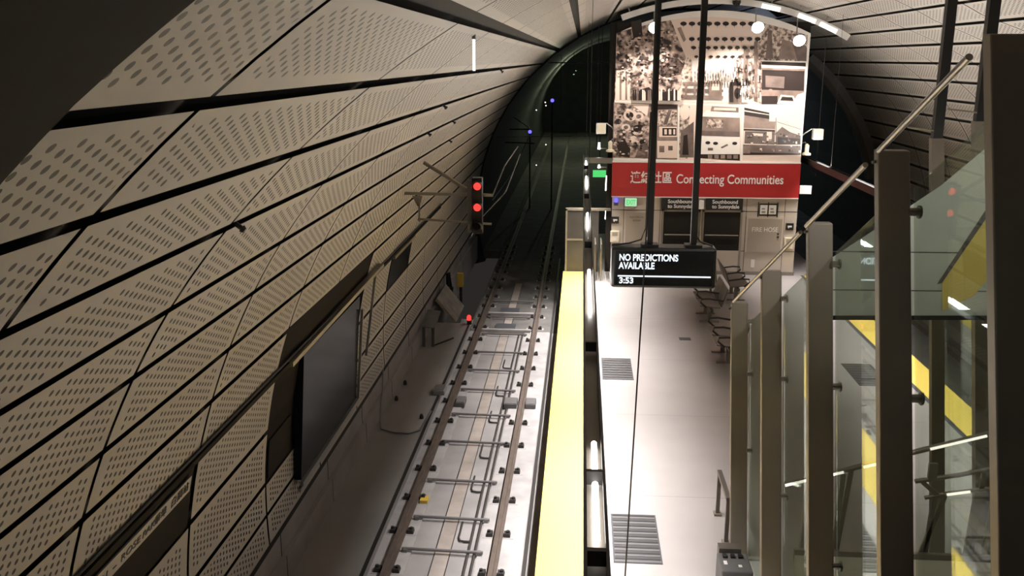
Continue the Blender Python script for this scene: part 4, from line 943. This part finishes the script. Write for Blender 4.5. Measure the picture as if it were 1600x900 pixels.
t = root('cable_tray', tuple(wall_pt(165.1, 15)), 'thin dark cable tray following the left wall above the displays', 'cable tray')
b = MB(); b.bar(vp(165.0, 3.0, VR - .02), vp(165.0, 24, VR - .02), .05, .05, 'collar'); b.build('channel', t)
b = MB(); b.tube([vp(164.4, 3.0, VR - .02), vp(164.4, 24, VR - .02)], .016, 'dark_pipe', 6); b.build('cable', t)
# sprinkler stubs and a slim glowing rod on the joints
for i, (a_, y) in enumerate(((141.9, 6.15), (132.3, 17.5), (141.8, 14.2), (141.8, 17.0), (147.0, 19.3), (137.1, 13.2))):
    p, q = vp(a_, y, VR + .02), vp(a_, y, VR - .05)
    t = root('ceiling_stub', p, 'tiny dark sprinkler stub on the left vault, ' + ('nearest the viewer', 'nearest the dark opening', 'on the joint above the signal brace', 'just beyond the signal brace', 'lowest of the set', 'below the slim rod')[i], 'sprinkler', 'sprinkler stubs')
    b = MB(); b.tube([p, q], .018, 'dark_pipe', 6); b.build('pipe', t); b = MB(); b.tube([q, vp(a_, y, VR - .075)], [.03, .02], 'dark_pipe', 8); b.build('head', t)
t = root('slim_rod', (-1.03, 9.0, 6.09), 'slim upright white glowing rod near the upper left vault', 'lamp')
b = MB(); b.tube([(-1.03, 9, 6.09), (-1.03, 9, 6.39)], .013, 'rail_light', 8); b.build('tube', t); b = MB(); b.tube([(-1.03, 9, 6.38), (-1.03, 9, 6.47)], .018, 'frame', 8); b.build('mount', t)

# ================================================================== the dark tunnel beyond
b_ = [(863, 157, 'upper'), (828, 206, 'lower')]
for px, py, nm in b_:
    p = at(px, py, 1, 46)
    t = root('tunnel_lamp', p, f'blue tunnel lamp glowing in the dark, {nm} of two', 'lamp', 'blue tunnel lamps')
    b = MB(); b.tube([(p.x, p.y - .06, p.z), (p.x, p.y, p.z)], [.06, .09], 'blue_glow', 10); b.build('lens', t)
    b = MB(); b.tube([(p.x, p.y + .02, p.z + .05), (p.x, p.y + .02, -1.07)], .035, 'dark_pipe', 8); b.build('post', t)
for i, (x, y, z, e, c) in enumerate(((-.6, 64, 5.2, 300, (.85, .95, .62)), (-.6, 84, 5.2, 480, (.85, .95, .62)), (7.6, 47, 5.2, 130, (.7, .8, 1)))):  # lights added in the tunnel to lift it out of black
    t = root('added_tunnel_light', (x, y, z), ('added dim light on the left tunnel side, nearer', 'added dim light on the left tunnel side, farther', 'added dim light deep in the right tunnel')[i], 'lamp', 'added tunnel lights')
    b = MB(); b.box((x - .06, y - .12, z), (x + .06, y + .12, z + .12), 'dark_pipe'); b.build('housing', t, bevel=.02)
    b = MB(); b.box((x - .05, y - .1, z - .03), (x + .05, y + .1, z), 'exit_face'); b.build('lens', t)
    b = MB(); b.tube([(x, y, z + .1), (x, y, VCZ + math.sqrt(VR ** 2 - (x - VCX) ** 2))], .02, 'dark_pipe', 6); b.build('stem', t)
    l = bpy.data.lights.new('added_tunnel_lamp', 'POINT'); l.energy = e; l.color = c; l.shadow_soft_size = .1
    o = bpy.data.objects.new('added_tunnel_lamp', l); COL.objects.link(o); o.location = (x, y, z - .15)
for nm, p, lb in (('added_stair_lamp', (3.7, 6.0, 7.6), 'added round lamp over the stairs, unseen'), ('added_rear_lamp', (1.0, -1.4, 7.27), 'added flat lamp behind the viewer, unseen')):  # housings of the two added lamps, out of view
    t = root(nm, p, lb + ' above the picture edge', 'lamp')
    zt = VCZ + math.sqrt(VR ** 2 - (p[0] - VCX) ** 2)
    b = MB(); b.tube([(p[0], p[1], p[2] + .03), (p[0], p[1], zt)], .05 if nm == 'added_stair_lamp' else .015, 'frame', 10); b.build('stem', t)
    b = MB(); 
    if nm == 'added_stair_lamp': b.tube([(p[0], p[1], p[2] + .02), (p[0], p[1], p[2] + .10)], [.12, .08], 'frame', 14)
    else: b.box((p[0] - .62, p[1] - .17, p[2] + .02), (p[0] + .62, p[1] + .17, p[2] + .07), 'frame')
    b.build('housing', t)
t = root('portal_frame', (-3.3, 45, 0), 'thin grey pipe frame standing in the dark tunnel by the lower blue lamp', 'frame')
P = lambda px, py: tuple(at(px, py, 1, 45))
b = MB(); b.tube([P(828, 202), P(781, 202), P(780, 222), P(835, 224)], .035, 'pipe', 6); b.build('pipe', t); b = MB(); b.tube([P(795, 178), P(828, 200)], .03, 'pipe', 6); b.build('stay', t)
b = MB(); p = P(781, 222); b.tube([p, (p[0], 45, -1.2)], .03, 'dark_pipe', 6); b.build('leg', t)
for i, (px, y0, y1, Y) in enumerate(((925, 50, 250, 33.5), (936, 50, 230, 33.2), (877, 100, 165, 44))):
    p, q = at(px, y0, 1, Y), at(px, y1, 1, Y)
    zt = VCZ + math.sqrt(VR ** 2 - (p.x - VCX) ** 2)
    tag(MB().tube([(p.x, Y, zt), (p.x, Y, q.z)], .014, 'pipe', 6).build('hanging_rod', loc=(p.x, Y, q.z)), ('thin rod hanging left of the mural, left of the close pair', 'thin rod hanging left of the mural, right of the close pair', 'short rod hanging above the upper blue lamp')[i], 'rod', 'hanging rods')
p, q = at(870, 98, 1, 36), at(945, 98, 1, 36)
tag(MB().tube([(p.x - .3, 36, p.z), (1.0, 36, q.z)], .025, 'pipe', 6).build('span_pipe', loc=(0, 36, p.z)), 'thin grey pipe spanning the dark opening left of the mural', 'pipe')
p = at(800, 215, 1, 36)
tag(MB().tube([(-3.9, 36, p.z), (1.0, 36, p.z + .1)], .012, 'pipe', 6).build('span_wire', loc=(0, 36, p.z)), 'thin wire stretched across the dark opening at the speaker height', 'wire')
for i, (px, py) in enumerate(((852, 160), (853, 165), (838, 172), (853, 226), (838, 258))):
    p = at(px, py, 1, 47)
    tag(MB().tube([(p.x, p.y - .04, p.z), (p.x, p.y, p.z)], [.02, .035], 'rail_light', 8).build('tunnel_light', loc=tuple(p)), 'tiny pale light far in the dark tunnel, ' + ORD[i] + ' from the top', 'lamp', 'tiny tunnel lights')
t = root('tunnel_handrail', (-3.4, 36, -.5), 'thin grey handrail slanting down in the dark tunnel by the signal', 'handrail')
b = MB(); b.tube([at(828, 212, 1, 44), at(800, 270, 1, 36), at(770, 312, 1, 31)], .025, 'pipe', 6); b.tube([at(812, 255, 1, 40), at(785, 306, 1, 33)], .02, 'pipe', 6); b.build('tube', t)
# right-hand dark opening: beam and brace
t = root('curved_beam', (9, 34, 4), 'dark curved beam edging the right tunnel opening', 'beam')
b = MB(); pts = [vp(a, 34.6, 7.1) for a in range(52, 8, -4)]
for p, q in zip(pts[:-1], pts[1:]): b.bar(p, q, .18, .35, 'box_grey', up=(0, 1, 0))
b.build('web', t)
b = MB(); pts = [vp(a, 34.5, 7.32) for a in range(52, 8, -4)]
for p, q in zip(pts[:-1], pts[1:]): b.bar(p, q, .3, .06, 'pipe', up=(0, 1, 0))
b.build('flange', t)
tag(MB().tube([(7.4, 30, VCZ + math.sqrt(VR ** 2 - 3.9 ** 2)), (7.4, 30, 2.6)], .012, 'pipe', 6).build('hanging_rod', loc=(7.4, 30, 2.6)), 'thin pale rod hanging right of the mural', 'rod', 'hanging rods')
